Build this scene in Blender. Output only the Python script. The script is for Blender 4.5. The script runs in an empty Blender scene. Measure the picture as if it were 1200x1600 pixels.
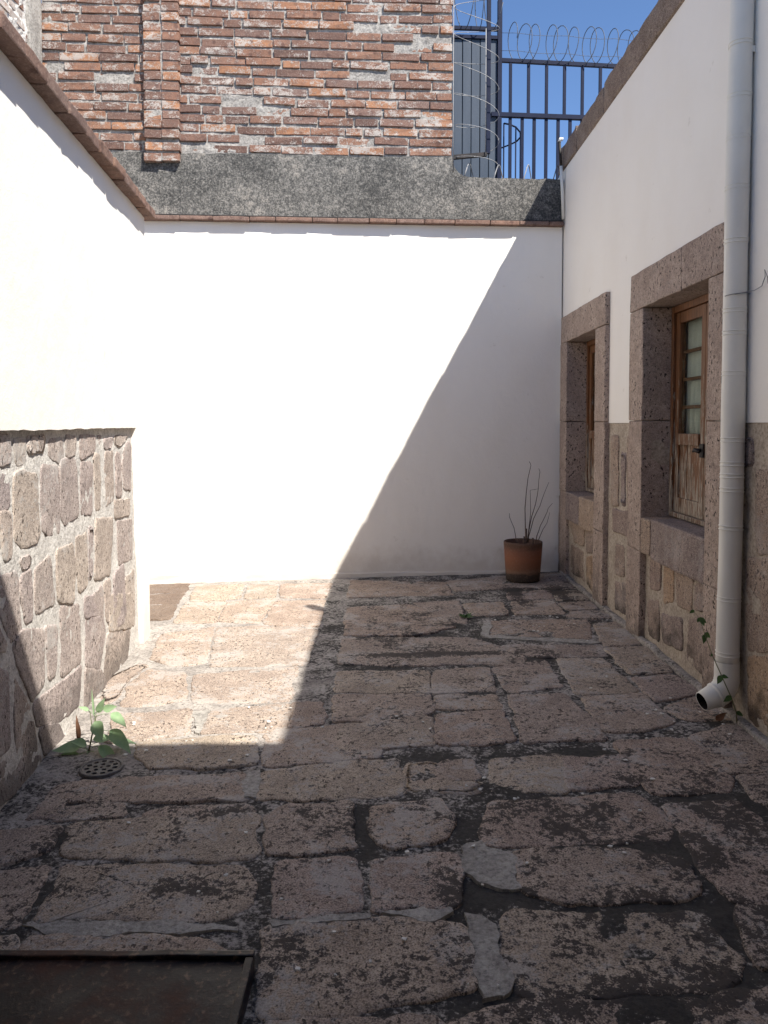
import bpy, bmesh, math, random
from mathutils import Vector, noise

random.seed(7)
R = math.radians
scene = bpy.context.scene
COL = scene.collection

# ------------------------------------------------------------------ camera
cam_data = bpy.data.cameras.new('camera')
cam = bpy.data.objects.new('camera', cam_data)
COL.objects.link(cam)
cam.location = (0, 0, 1.5)
cam.rotation_euler = (R(90 - 2.5), 0, 0)
cam_data.lens = 27.0
cam_data.sensor_width = 36.0
cam_data.shift_y = -0.0535
cam_data.clip_start = 0.05
cam_data.clip_end = 1500
scene.camera = cam

# ------------------------------------------------------------------ daylight
SUN = Vector((1.0, -1.09, 1.873)).normalized()        # towards the sun
world = bpy.data.worlds.new('World')
scene.world = world
world.use_nodes = True
wn = world.node_tree
bg = wn.nodes['Background']
sky = wn.nodes.new('ShaderNodeTexSky')
sky.sky_type = 'NISHITA'
sky.sun_disc = False
sky.sun_elevation = math.asin(SUN.z)
sky.sun_rotation = math.atan2(SUN.x, SUN.y)
sky.altitude = 1900
sky.air_density = 1.0
sky.dust_density = 0.15
sky.ozone_density = 6.0
wn.links.new(sky.outputs[0], bg.inputs[0])
bg.inputs[1].default_value = 0.070
sun_data = bpy.data.lights.new('sun', 'SUN')
sun_data.energy = 3.15
sun_data.angle = R(0.55)
sun_data.color = (1.0, 0.95, 0.865)
sun = bpy.data.objects.new('sun', sun_data)
sun.rotation_euler = SUN.to_track_quat('Z', 'Y').to_euler()
sun.location = SUN * 30
COL.objects.link(sun)
scene.cycles.max_bounces = 7
scene.cycles.diffuse_bounces = 6
scene.cycles.glossy_bounces = 2
scene.cycles.transmission_bounces = 2
scene.view_settings.view_transform = 'Standard'
scene.view_settings.look = 'None'
scene.view_settings.gamma = 1
scene.view_settings.use_curve_mapping = False
scene.view_settings.exposure = 1.57

# ------------------------------------------------------------------ node helper
class Mat:
    def __init__(self, name):
        self.m = bpy.data.materials.new(name)
        self.m.use_nodes = True
        self.t = self.m.node_tree
        self.b = self.t.nodes['Principled BSDF']
        self.pos = self.n('ShaderNodeNewGeometry').outputs['Position']
        self.rnd = self.n('ShaderNodeObjectInfo').outputs['Random']
    def n(self, k): return self.t.nodes.new(k)
    def put(self, sock, v):
        if isinstance(v, bpy.types.NodeSocket): self.t.links.new(v, sock)
        elif isinstance(v, (tuple, list)) and len(v) == 3 and sock.type == 'RGBA': sock.default_value = (*v, 1)
        else: sock.default_value = v
    def scale(self, sc, vec=None):
        x = self.n('ShaderNodeMapping'); self.put(x.inputs[0], vec or self.pos); x.inputs[3].default_value = sc
        return x.outputs[0]
    def noise(self, s, detail=4, rough=.6, vec=None, dist=0):
        x = self.n('ShaderNodeTexNoise'); self.put(x.inputs['Vector'], vec or self.pos)
        x.inputs['Scale'].default_value = s; x.inputs['Detail'].default_value = detail
        x.inputs['Roughness'].default_value = rough; x.inputs['Distortion'].default_value = dist
        return x.outputs[0]
    def vor(self, s, vec=None, feat='F1'):
        x = self.n('ShaderNodeTexVoronoi'); x.feature = feat; self.put(x.inputs['Vector'], vec or self.pos)
        x.inputs['Scale'].default_value = s
        return x.outputs[0]
    def math(self, op, a, b=0.0, c=0.0, clamp=False):
        x = self.n('ShaderNodeMath'); x.operation = op; x.use_clamp = clamp
        self.put(x.inputs[0], a); self.put(x.inputs[1], b); self.put(x.inputs[2], c)
        return x.outputs[0]
    def step(self, v, lo, hi, a=0.0, b=1.0):
        x = self.n('ShaderNodeMapRange'); x.interpolation_type = 'SMOOTHSTEP'
        self.put(x.inputs[0], v); x.inputs[1].default_value = lo; x.inputs[2].default_value = hi
        x.inputs[3].default_value = a; x.inputs[4].default_value = b
        return x.outputs[0]
    def mix(self, f, a, b, mode='MIX'):
        x = self.n('ShaderNodeMix'); x.data_type = 'RGBA'; x.blend_type = mode
        self.put(x.inputs[0], f); self.put(x.inputs[6], a); self.put(x.inputs[7], b)
        return x.outputs[2]
    def ramp(self, f, stops):
        x = self.n('ShaderNodeValToRGB'); e = x.color_ramp.elements
        while len(e) < len(stops): e.new(0.5)
        for q, (p, c) in zip(e, stops): q.position = p; q.color = (*c, 1)
        self.put(x.inputs[0], f)
        return x.outputs[0]
    def attr(self, name):
        x = self.n('ShaderNodeAttribute'); x.attribute_name = name
        return x.outputs['Fac']
    def xyz(self, vec=None):
        x = self.n('ShaderNodeSeparateXYZ'); self.put(x.inputs[0], vec or self.pos)
        return x.outputs
    def bump(self, h, dist, strength=1.0, prev=None):
        x = self.n('ShaderNodeBump'); x.inputs['Strength'].default_value = strength
        x.inputs['Distance'].default_value = dist; self.put(x.inputs['Height'], h)
        if prev: self.put(x.inputs['Normal'], prev)
        return x.outputs[0]
    def done(self, col, rough=.9, normal=None, metal=0.0, spec=.3):
        self.put(self.b.inputs['Base Color'], col); self.put(self.b.inputs['Roughness'], rough)
        self.put(self.b.inputs['Metallic'], metal); self.b.inputs['Specular IOR Level'].default_value = spec
        if normal: self.put(self.b.inputs['Normal'], normal)
        return self.m

def mat_plaster():
    m = Mat('white_limewash')
    mid = m.noise(7, 4, .6); fine = m.noise(120, 2, .6)
    streak = m.noise(3, 4, .6, m.scale((.9, .9, .6)))
    c = m.mix(m.step(streak, .35, .75), (.87, .835, .782), (.85, .81, .75))
    z = m.xyz()[2]
    foot = m.step(m.math('MULTIPLY_ADD', mid, .5, m.math('SUBTRACT', .07, z)), 0, .34)
    c = m.mix(m.math('MULTIPLY', foot, .45), c, (.52, .44, .36))
    spot = m.step(mid, .68, .74)
    c = m.mix(m.math('MULTIPLY', spot, .3), c, (.56, .51, .44))
    h = m.math('MULTIPLY_ADD', streak, .012, m.math('MULTIPLY_ADD', mid, .006, m.math('MULTIPLY', fine, .0016)))
    return m.done(c, .92, m.bump(h, 1.0, .7), spec=.15)

def mat_stone(name, tints, stain_w=1.0, lime_w=1.0, pits=1.0, floor=False, fine=1.0):
    m = Mat(name)
    base = m.ramp(m.rnd, [(i / (len(tints) - 1), t) for i, t in enumerate(tints)])
    g1 = m.noise(4.5, 5, .68); g2 = m.noise(40, 4, .72); g3 = m.noise(170, 2, .7)
    c = m.mix(m.step(g1, .32, .68), m.mix(.34, base, (.11, .075, .06)), m.mix(.25, base, (.60, .50, .41)))
    c = m.mix(m.step(g2, .42, .64, 0, .62), c, m.mix(.7, base, (.085, .065, .06)))
    c = m.mix(m.step(g3, .49, .63, 0, (.75 if floor else .6) * fine), c, m.mix(.8, base, (.03, .025, .022)))
    c = m.mix(m.step(g3, .50, .36, 0, .35 * fine), c, (.62, .54, .47))
    pn = m.noise(62 if floor else 70, 1, .5, m.scale((1, .7, .7) if floor else (1, 1, .6)))
    pit = m.step(m.math('MULTIPLY_ADD', g1, .35, pn), .825, .86) if floor else m.step(m.math('MULTIPLY_ADD', g1, .35, pn), .835, .865)
    c = m.mix(m.math('MULTIPLY', pit, .8 * pits), c, (.045, .034, .03))
    crust = m.math('MULTIPLY_ADD', g2, .50, m.noise(2.7, 5, .76, dist=.4))
    lime = m.step(crust, .765 if floor else .80, .84 if floor else .88)
    c = m.mix(m.math('MULTIPLY', lime, (.55 if floor else .7) * lime_w), c, (.44, .415, .39) if floor else (.50, .475, .45))
    h = m.math('MULTIPLY_ADD', g1, .007, m.math('MULTIPLY_ADD', g2, .0055, m.math('MULTIPLY', g3, .0018)))
    h = m.math('MULTIPLY_ADD', pit, -.006, h)
    if floor:
        st = m.attr('stain_shade')
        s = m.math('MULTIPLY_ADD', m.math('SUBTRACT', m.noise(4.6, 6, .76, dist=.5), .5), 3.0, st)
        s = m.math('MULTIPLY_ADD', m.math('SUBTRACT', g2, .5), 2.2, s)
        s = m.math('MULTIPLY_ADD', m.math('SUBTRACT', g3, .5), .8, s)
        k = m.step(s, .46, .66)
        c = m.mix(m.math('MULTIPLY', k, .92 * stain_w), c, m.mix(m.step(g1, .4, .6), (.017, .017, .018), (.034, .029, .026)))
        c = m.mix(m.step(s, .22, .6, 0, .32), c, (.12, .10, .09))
    else:
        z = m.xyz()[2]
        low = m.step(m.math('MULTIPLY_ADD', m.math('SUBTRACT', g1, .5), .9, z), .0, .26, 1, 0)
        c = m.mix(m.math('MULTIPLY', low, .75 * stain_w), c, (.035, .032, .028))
    return m.done(c, .9, m.bump(h, 1.0, .85), spec=.2)

def mat_mortar(name, light, dark, floor=False):
    m = Mat(name)
    a = m.noise(6, 6, .72); b = m.noise(55, 4, .75)
    c = m.mix(m.step(a, .35, .64), dark, light)
    c = m.mix(m.step(b, .46, .68, 0, .65), c, tuple(x * .4 for x in dark))
    c = m.mix(m.step(b, .46, .34, 0, .4), c, tuple(min(.8, x * 1.3) for x in light))
    if floor:
        st = m.attr('stain_shade')
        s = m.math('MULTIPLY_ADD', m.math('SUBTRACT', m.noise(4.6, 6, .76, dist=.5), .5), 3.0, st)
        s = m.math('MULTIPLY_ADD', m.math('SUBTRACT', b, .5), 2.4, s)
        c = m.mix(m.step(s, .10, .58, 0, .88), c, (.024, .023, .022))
    h = m.math('MULTIPLY_ADD', a, .016, m.math('MULTIPLY', b, .008))
    return m.done(c, .95, m.bump(h, 1.0, .85), spec=.15)

def mat_brick(name='old_brick', lime=0.0, tints=None):
    m = Mat(name)
    tints = tints or [(.13, .08, .068), (.20, .11, .082), (.26, .135, .09), (.18, .115, .098), (.30, .15, .09), (.38, .185, .10)]
    base = m.ramp(m.rnd, [(i / (len(tints) - 1), t) for i, t in enumerate(tints)])
    g = m.noise(16, 5, .72); f = m.noise(95, 3, .72)
    c = m.mix(m.step(g, .38, .66, 0, .6), base, (.10, .062, .055))
    c = m.mix(m.step(f, .48, .68, 0, .5), c, (.34, .26, .21))
    v = m.vor(9.5, m.scale((1, 1, .9)))
    c = m.mix(m.step(v, .13, .25, .6, 0), c, (.085, .05, .045))
    l2 = m.noise(5.5, 8, .78, m.scale((.75, .75, 1.25)))
    s = m.math('MULTIPLY_ADD', m.math('SUBTRACT', f, .5), .42, l2)
    s = m.math('MULTIPLY_ADD', m.math('SUBTRACT', g, .5), .45, s)
    s = m.math('MULTIPLY_ADD', m.math('SUBTRACT', m.rnd, .5), .08, s)
    c = m.mix(m.step(s, .51 - lime, .62 - lime, 0, .78), c, (.46, .425, .39))
    h = m.math('MULTIPLY_ADD', g, .010, m.math('MULTIPLY', f, .004))
    return m.done(c, .92, m.bump(h, 1.0, .7), spec=.15)

def mat_cement():
    m = Mat('weathered_cement')
    a = m.noise(60, 4, .78); b = m.noise(2.4, 5, .65); d = m.noise(20, 5, .75)
    k = m.math('MULTIPLY_ADD', a, .6, m.math('MULTIPLY_ADD', d, .35, m.math('MULTIPLY', b, .25)))
    c = m.ramp(m.step(k, .47, .72), [(0, (.045, .045, .045)), (.4, (.10, .097, .092)), (.75, (.17, .163, .152)), (1, (.26, .245, .225))])
    pale = m.step(m.math('MULTIPLY_ADD', m.math('SUBTRACT', d, .5), .6, b), .57, .70)
    c = m.mix(m.math('MULTIPLY', pale, .55), c, m.mix(m.step(a, .4, .6), (.18, .165, .15), (.38, .345, .30)))
    h = m.math('MULTIPLY_ADD', d, .010, m.math('MULTIPLY', a, .005))
    return m.done(c, .95, m.bump(h, 1.0, .8), spec=.1)

def mat_wood():
    m = Mat('peeling_varnished_wood')
    gr = m.noise(26, 5, .72, m.scale((5, 5, .25)))
    st = m.noise(11, 5, .7, m.scale((5, 5, .5)))
    c = m.mix(m.step(gr, .3, .7), (.085, .038, .018), (.23, .10, .042))
    z = m.xyz()[2]
    peel = m.math('MULTIPLY_ADD', m.math('SUBTRACT', 1.72, z), .34, m.math('MULTIPLY', m.math('SUBTRACT', st, .5), 1.9))
    k = m.step(peel, .17, .24, 0, .95)
    c = m.mix(k, c, m.mix(m.step(gr, .35, .65), (.12, .09, .065), (.50, .44, .36)))
    h = m.math('MULTIPLY_ADD', gr, .003, m.math('MULTIPLY', k, -.0012))
    return m.done(c, m.math('ADD', .5, m.math('MULTIPLY', k, .4)), m.bump(h, 1.0, .8), spec=.3)

def mat_simple(name, c1, c2, s=8, rough=.6, metal=0.0, bs=40, bd=.001, spec=.4, stretch=(1, 1, 1)):
    m = Mat(name)
    vec = m.scale(stretch)
    a = m.noise(s, 6, .65, vec)
    n = m.bump(m.noise(bs, 4, .7, vec), bd, .7)
    return m.done(m.mix(m.step(a, .32, .68), c1, c2), m.math('ADD', rough - .08, m.math('MULTIPLY', a, .16)), n, metal, spec)

def mat_pot():
    m = Mat('terracotta')
    oc = m.n('ShaderNodeTexCoord').outputs['Object']
    z = m.xyz(oc)[2]
    w = m.math('ADD', z, m.math('MULTIPLY', m.math('SUBTRACT', m.noise(6, 5, .6, m.scale((1, 1, 2.5), oc)), .5), .10))
    c = m.ramp(m.math('DIVIDE', w, .42), [(.0, (.035, .027, .022)), (.16, (.055, .038, .03)), (.23, (.20, .115, .075)), (.32, (.20, .088, .05)), (.55, (.25, .10, .055)), (.70, (.22, .095, .06)), (.80, (.12, .065, .045)), (1, (.09, .055, .04))])
    f = m.noise(70, 4, .7, oc)
    c = m.mix(m.step(f, .5, .75, 0, .35), c, (.33, .22, .16))
    n = m.bump(f, .002, .6)
    return m.done(c, .8, n, spec=.3)

def mat_rust_plate():
    m = Mat('rusted_dark_iron')
    a = m.noise(3.5, 7, .7); b = m.noise(40, 5, .7)
    c = m.mix(m.step(a, .45, .72), (.014, .011, .011), (.10, .046, .030))
    c = m.mix(m.step(b, .52, .70, 0, .65), c, (.17, .105, .075))
    n = m.bump(b, .002, .7)
    n = m.bump(a, .004, .5, n)
    return m.done(c, m.step(a, .35, .7, .38, .75), n, .35, .4)

def mat_leaf(name, c1, c2):
    m = Mat(name)
    oc = m.n('ShaderNodeTexCoord').outputs['Object']
    a = m.noise(30, 5, .6, oc)
    c = m.mix(m.step(a, .3, .7), c1, c2)
    b = m.n('ShaderNodeBsdfTranslucent'); m.put(b.inputs[0], c)
    mx = m.n('ShaderNodeMixShader'); mx.inputs[0].default_value = .22
    m.done(c, .6, m.bump(a, .001, .5), spec=.3)
    m.t.links.new(m.b.outputs[0], mx.inputs[1]); m.t.links.new(b.outputs[0], mx.inputs[2])
    m.t.links.new(mx.outputs[0], m.t.nodes['Material Output'].inputs[0])
    return m.m

def mat_glass():
    m = Mat('window_glass')
    t = m.n('ShaderNodeBsdfTransparent'); t.inputs[0].default_value = (.86, .89, .87, 1)
    g = m.n('ShaderNodeBsdfGlossy'); g.inputs[0].default_value = (1, 1, 1, 1); g.inputs[1].default_value = .03
    lw = m.n('ShaderNodeLayerWeight'); lw.inputs[0].default_value = .5
    mx = m.n('ShaderNodeMixShader')
    m.put(mx.inputs[0], m.math('MULTIPLY_ADD', m.math('POWER', lw.outputs['Facing'], 5.0), .55, .035))
    m.t.links.new(t.outputs[0], mx.inputs[1]); m.t.links.new(g.outputs[0], mx.inputs[2])
    m.t.links.new(mx.outputs[0], m.t.nodes['Material Output'].inputs[0])
    return m.m

M = {
    'plaster': mat_plaster(),
    'flag': mat_stone('pink_tuff_flagstone', [(.41, .325, .265), (.44, .345, .275), (.38, .305, .26), (.47, .385, .295), (.42, .315, .245), (.40, .31, .27)], floor=True),
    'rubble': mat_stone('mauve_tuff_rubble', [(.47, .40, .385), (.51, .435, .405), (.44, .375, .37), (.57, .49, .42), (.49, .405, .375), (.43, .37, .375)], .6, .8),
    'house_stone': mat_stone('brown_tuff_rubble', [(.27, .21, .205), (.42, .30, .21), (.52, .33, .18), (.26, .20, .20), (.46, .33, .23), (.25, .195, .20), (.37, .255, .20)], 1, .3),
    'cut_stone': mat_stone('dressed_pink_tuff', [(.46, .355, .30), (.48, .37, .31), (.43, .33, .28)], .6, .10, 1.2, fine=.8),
    'floor_mortar': mat_mortar('floor_mortar', (.42, .385, .35), (.26, .235, .215), True),
    'wall_mortar': mat_mortar('pale_wall_mortar', (.68, .65, .605), (.55, .52, .485)),
    'house_mortar': mat_mortar('brown_wall_mortar', (.48, .41, .335), (.37, .31, .25)),
    'brick_mortar': mat_mortar('grey_brick_mortar', (.43, .405, .375), (.25, .235, .22)),
    'brick': mat_brick(),
    'white_brick': mat_brick('limewashed_brick', .16),
    'coping': mat_brick('coping_brick_clay', -.16, [(.17, .115, .10), (.21, .135, .11), (.24, .145, .11), (.20, .14, .12)]),
    'cement': mat_cement(),
    'patch': mat_mortar('pale_cement_patch', (.42, .395, .36), (.29, .27, .245)),
    'parapet': mat_stone('brown_parapet_block', [(.21, .15, .115), (.25, .175, .13), (.19, .135, .11)], .3, .2, .5),
    'wood': mat_wood(),
    'glass': mat_glass(),
    'cloth': mat_simple('curtain_cloth', (.62, .62, .55), (.72, .71, .64), 6, .9),
    'pvc': mat_simple('white_painted_pipe', (.75, .73, .67), (.80, .78, .72), 3, .45, bs=8, bd=.002),
    'pot': mat_pot(),
    'soil': mat_simple('dry_soil', (.05, .035, .025), (.10, .07, .05), 30, .95, bs=60, bd=.01),
    'twig': mat_simple('dead_twig', (.05, .032, .025), (.12, .075, .055), 40, .9),
    'iron': mat_rust_plate(),
    'grate': mat_simple('grey_cast_iron', (.10, .095, .095), (.20, .19, .185), 30, .6, .4, bs=80),
    'black': mat_simple('black_iron', (.015, .014, .014), (.04, .032, .03), 30, .6, .3),
    'blue': mat_simple('dark_blue_enamel', (.005, .009, .028), (.009, .014, .038), 5, .6, .0, spec=.15),
    'sheet': mat_simple('slate_blue_sheet', (.030, .046, .072), (.045, .062, .090), 3, .6, .0, stretch=(3, 3, .4)),
    'wire': mat_simple('galvanised_wire', (.20, .20, .21), (.30, .30, .30), 30, .6, .2),
    'dark_wire': mat_simple('weathered_razor_wire', (.05, .06, .085), (.10, .11, .13), 30, .6, .2),
    'leaf': mat_leaf('sage_green_leaf', (.25, .38, .20), (.33, .45, .26)),
    'weed': mat_leaf('dark_green_leaf', (.05, .11, .035), (.09, .15, .05)),
    'dry_leaf': mat_leaf('dry_brown_leaf', (.12, .06, .035), (.20, .10, .06)),
    'stalk': mat_simple('green_stalk', (.12, .15, .07), (.19, .17, .09), 20, .7),
    'tile': mat_stone('brown_clay_tile', [(.26, .17, .125), (.30, .20, .14), (.24, .16, .125)], .5, .2, .3),
    'ground': mat_simple('bare_earth', (.20, .16, .12), (.28, .23, .18), 1, .95),
    'flake': mat_simple('paint_flake', (.70, .68, .63), (.78, .76, .72), 30, .8),
    'room': mat_simple('room_paint', (.45, .42, .37), (.5, .47, .42), 2, .9),
}

# ------------------------------------------------------------------ mesh helpers
def tag(o, label=None, cat=None, group=None, kind=None):
    if label: o['label'] = label
    if cat: o['category'] = cat
    if group: o['group'] = group
    if kind: o['kind'] = kind
    return o

def empty(name, loc, label=None, cat=None, group=None, kind=None):
    o = bpy.data.objects.new(name, None)
    o.location = loc
    o.empty_display_size = .1
    COL.objects.link(o)
    bpy.context.view_layer.update()
    return tag(o, label, cat, group, kind)

def mesh_of(name, verts, faces, mat, smooth=False):
    me = bpy.data.meshes.new(name)
    me.from_pydata([tuple(v) for v in verts], [], faces)
    bm = bmesh.new(); bm.from_mesh(me)
    bmesh.ops.recalc_face_normals(bm, faces=bm.faces)
    bm.to_mesh(me); bm.free()
    me.materials.append(M[mat])
    if smooth: me.shade_smooth()
    return me

WORLD_LOC = {}
def place(name, me, loc, parent=None):
    """link a mesh whose vertices are relative to loc (world)"""
    o = bpy.data.objects.new(name, me)
    COL.objects.link(o)
    pl = Vector((0, 0, 0))
    if parent is not None:
        o.parent = parent
        pl = WORLD_LOC.get(parent, parent.location)
    o.location = Vector(loc) - Vector(pl)
    WORLD_LOC[o] = Vector(loc)
    return o

def add(name, verts, faces, mat, parent=None, smooth=False, base=None):
    """verts in world space; origin set at the foot of the mesh"""
    vs = [Vector(v) for v in verts]
    if base is None:
        n = len(vs)
        base = Vector((sum(v.x for v in vs) / n, sum(v.y for v in vs) / n, min(v.z for v in vs)))
    base = Vector(base)
    return place(name, mesh_of(name, [v - base for v in vs], faces, mat, smooth), base, parent)

def box_vf(a, b):
    (x0, y0, z0), (x1, y1, z1) = a, b
    v = [(x0, y0, z0), (x1, y0, z0), (x1, y1, z0), (x0, y1, z0), (x0, y0, z1), (x1, y0, z1), (x1, y1, z1), (x0, y1, z1)]
    return v, [(0, 3, 2, 1), (4, 5, 6, 7), (0, 1, 5, 4), (1, 2, 6, 5), (2, 3, 7, 6), (3, 0, 4, 7)]

def join(parts):
    V, F = [], []
    for v, f in parts:
        k = len(V); V += list(v); F += [tuple(i + k for i in q) for q in f]
    return V, F

def rough_box(a, b, bev=.012, cuts=3, amp=.004, seed=0.0, T=None):
    """box with worn bevelled edges; T maps local to world"""
    bm = bmesh.new()
    bmesh.ops.create_cube(bm, size=1)
    for v in bm.verts:
        v.co = Vector([a[i] + (b[i] - a[i]) * (v.co[i] + .5) for i in range(3)])
    if cuts:
        L = [b[i] - a[i] for i in range(3)]
        for i in range(3):
            n = max(0, min(cuts * 4, int(L[i] / (.32 / cuts)) - 1))
            if n:
                es = [e for e in bm.edges if abs((e.verts[0].co - e.verts[1].co)[i]) > L[i] * .9 / 1.0]
                bmesh.ops.subdivide_edges(bm, edges=es, cuts=n, use_grid_fill=True)
    sharp = [e for e in bm.edges if len(e.link_faces) == 2 and e.calc_face_angle(0) > .8]
    bmesh.ops.bevel(bm, geom=sharp, offset=bev, segments=2, profile=.6, affect='EDGES')
    for v in bm.verts:
        p = v.co * 6 + Vector((seed, seed * 1.7, -seed))
        q = v.co * 22 + Vector((seed, seed * .3, seed))
        v.co += noise.noise_vector(p) * amp + noise.noise_vector(q) * amp * .5
    bm.normal_update()
    V = [v.co.copy() for v in bm.verts]; bm.verts.index_update()
    F = [tuple(v.index for v in f.verts) for f in bm.faces]
    bm.free()
    if T: V = [T(*v) for v in V]
    return V, F

def tube_vf(path, rad, seg=8, cap=True):
    P = [Vector(p) for p in path]
    n = len(P)
    rr = rad if isinstance(rad, (list, tuple)) else [rad] * n
    V, F = [], []
    prev = None
    for i, p in enumerate(P):
        d = (P[min(i + 1, n - 1)] - P[max(i - 1, 0)])
        d = d.normalized() if d.length > 1e-9 else Vector((0, 0, 1))
        if prev is None:
            u = d.orthogonal().normalized()
        else:
            u = (prev - d * prev.dot(d))
            u = u.normalized() if u.length > 1e-6 else d.orthogonal().normalized()
        prev = u
        w = d.cross(u)
        for k in range(seg):
            a = 2 * math.pi * k / seg
            V.append(p + (u * math.cos(a) + w * math.sin(a)) * rr[i])
    for i in range(n - 1):
        for k in range(seg):
            a = i * seg + k; b = i * seg + (k + 1) % seg
            F.append((a, b, b + seg, a + seg))
    if cap:
        F.append(tuple(range(seg - 1, -1, -1))); F.append(tuple((n - 1) * seg + k for k in range(seg)))
    return V, F

def lathe_vf(prof, center, seg=40):
    cx, cy, cz = center
    V, F = [], []
    for r, z in prof:
        for k in range(seg):
            a = 2 * math.pi * k / seg
            V.append((cx + r * math.cos(a), cy + r * math.sin(a), cz + z))
    for i in range(len(prof) - 1):
        for k in range(seg):
            a = i * seg + k; b = i * seg + (k + 1) % seg
            F.append((a, b, b + seg, a + seg))
    F.append(tuple(range(seg - 1, -1, -1))); F.append(tuple((len(prof) - 1) * seg + k for k in range(seg)))
    return V, F

def resample(poly, seg, jit, seed, chaikin=1, nfreq=9, grow=0.0):
    P = [Vector((p[0], p[1])) for p in poly]
    for _ in range(chaikin):
        Q = []
        for i, p in enumerate(P):
            q = P[(i + 1) % len(P)]
            L = (q - p).length
            c = min(.12, .012 / max(L, 1e-4))
            Q += [p.lerp(q, c), p.lerp(q, 1 - c)]
        P = Q
    out = []
    for i, p in enumerate(P):
        q = P[(i + 1) % len(P)]
        L = (q - p).length
        n = max(1, int(round(L / seg)))
        for k in range(n): out.append(p.lerp(q, k / n))
    res = []
    m = len(out)
    area = sum(out[i - 1].x * out[i].y - out[i].x * out[i - 1].y for i in range(m))
    sg = 1 if area > 0 else -1
    for i, p in enumerate(out):
        t = out[(i + 1) % m] - out[i - 1]
        nrm = Vector((t.y, -t.x)); nrm = nrm.normalized() if nrm.length > 1e-9 else Vector((1, 0))
        o = noise.noise(Vector((p.x * nfreq, p.y * nfreq, seed))) * jit + noise.noise(Vector((p.x * nfreq * 3.5, p.y * nfreq * 3.5, seed + 5))) * jit * .5
        res.append(p + nrm * (o + sg * grow))
    return res

def stone_vf(poly, T, top, bot, seg=.03, jit=.010, amp=.006, edge=.012, seed=0.0, freq=5, grow=0.0):
    """cobbled piece from an outline; T(u, v, h) gives world"""
    out = resample(poly, seg, jit, seed, grow=grow)
    m = len(out)
    c = sum(out, Vector((0, 0))) / m
    mr = sum((p - c).length for p in out) / m
    mr_min = max(.03, min((p - c).length for p in out))
    rings = [(1.0, bot), (1.0, top - edge), (1 - min(.2, edge * .5 / mr_min), top - edge * .2), (1 - min(.4, edge * 1.4 / mr_min), top), (.86, top), (.70, top), (.52, top), (.34, top), (.16, top)]
    V, F = [], []
    for ri, (k, h) in enumerate(rings):
        for p in out:
            q = c + (p - c) * k
            hh = h
            if ri >= 1:
                hh += noise.noise(Vector((q.x * freq, q.y * freq, seed))) * amp + noise.noise(Vector((q.x * 19, q.y * 19, seed + 3))) * amp * .6 + noise.noise(Vector((q.x * 43, q.y * 43, seed + 6))) * amp * .35
                if ri == 2 or ri == 1: hh -= abs(noise.noise(Vector((q.x * 13, q.y * 13, seed + 9)))) * edge * .7
            V.append(T(q.x, q.y, hh))
    for r in range(len(rings) - 1):
        for k in range(m):
            a = r * m + k; b = r * m + (k + 1) % m
            F.append((a, b, b + m, a + m))
    V.append(T(c.x, c.y, top + noise.noise(Vector((c.x * freq, c.y * freq, seed))) * amp))
    last = (len(rings) - 1) * m
    for k in range(m): F.append((last + k, last + (k + 1) % m, len(V) - 1))
    return V, F

def prism_vf(poly, T, h0, h1, seg=None, jit=0.0, seed=0.0):
    P = resample(poly, seg, jit, seed, 0) if seg else [Vector(p) for p in poly]
    m = len(P)
    V = [T(p.x, p.y, h1) for p in P] + [T(p.x, p.y, h0) for p in P]
    F = [tuple(range(m)), tuple(range(2 * m - 1, m - 1, -1))]
    for k in range(m):
        j = (k + 1) % m
        F.append((k, j, m + j, m + k))
    return V, F

def sheet_vf(u0, u1, v0, v1, step, T, hf):
    nu = max(1, int((u1 - u0) / step)); nv = max(1, int((v1 - v0) / step))
    V = [T(u0 + (u1 - u0) * i / nu, v0 + (v1 - v0) * j / nv, hf(u0 + (u1 - u0) * i / nu, v0 + (v1 - v0) * j / nv)) for j in range(nv + 1) for i in range(nu + 1)]
    F = [(j * (nu + 1) + i, j * (nu + 1) + i + 1, (j + 1) * (nu + 1) + i + 1, (j + 1) * (nu + 1) + i) for j in range(nv) for i in range(nu)]
    return V, F

def wall_cells_vf(us, vs, holes, T, h0, h1):
    """slab with rectangular openings: front grid of cells, pushed back"""
    us = sorted(set(us)); vs = sorted(set(vs))
    bm = bmesh.new()
    g = {}
    def vert(i, j):
        if (i, j) not in g: g[i, j] = bm.verts.new(T(us[i], vs[j], h1))
        return g[i, j]
    fs = []
    for i in range(len(us) - 1):
        for j in range(len(vs) - 1):
            cu = (us[i] + us[i + 1]) / 2; cv = (vs[j] + vs[j + 1]) / 2
            if any(a < cu < b and c < cv < d for a, b, c, d in holes): continue
            fs.append(bm.faces.new((vert(i, j), vert(i + 1, j), vert(i + 1, j + 1), vert(i, j + 1))))
    r = bmesh.ops.extrude_face_region(bm, geom=fs, use_keep_orig=True)
    off = Vector(T(0, 0, h0)) - Vector(T(0, 0, h1))
    for e in r['geom']:
        if isinstance(e, bmesh.types.BMVert): e.co += off
    bm.verts.index_update()
    V = [v.co.copy() for v in bm.verts]; F = [tuple(v.index for v in f.verts) for f in bm.faces]
    bm.free()
    return V, F

# ------------------------------------------------------------------ frames of the place (metres)
def floor_z(x): return .018 * (x - 1.8)
def T_floor(x, y, h): return Vector((x, y, floor_z(x) + h))
def T_left(y, z, h): return Vector((-1.27 - .082 * y + .9967 * h, y + .0817 * h, z))
def T_right(y, z, h): return Vector((1.8 - h, y, z))
def T_back(s, z, h): return Vector((.99805 * s + .0624 * h, 7.668 + .0624 * s - .99805 * h, z))

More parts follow.
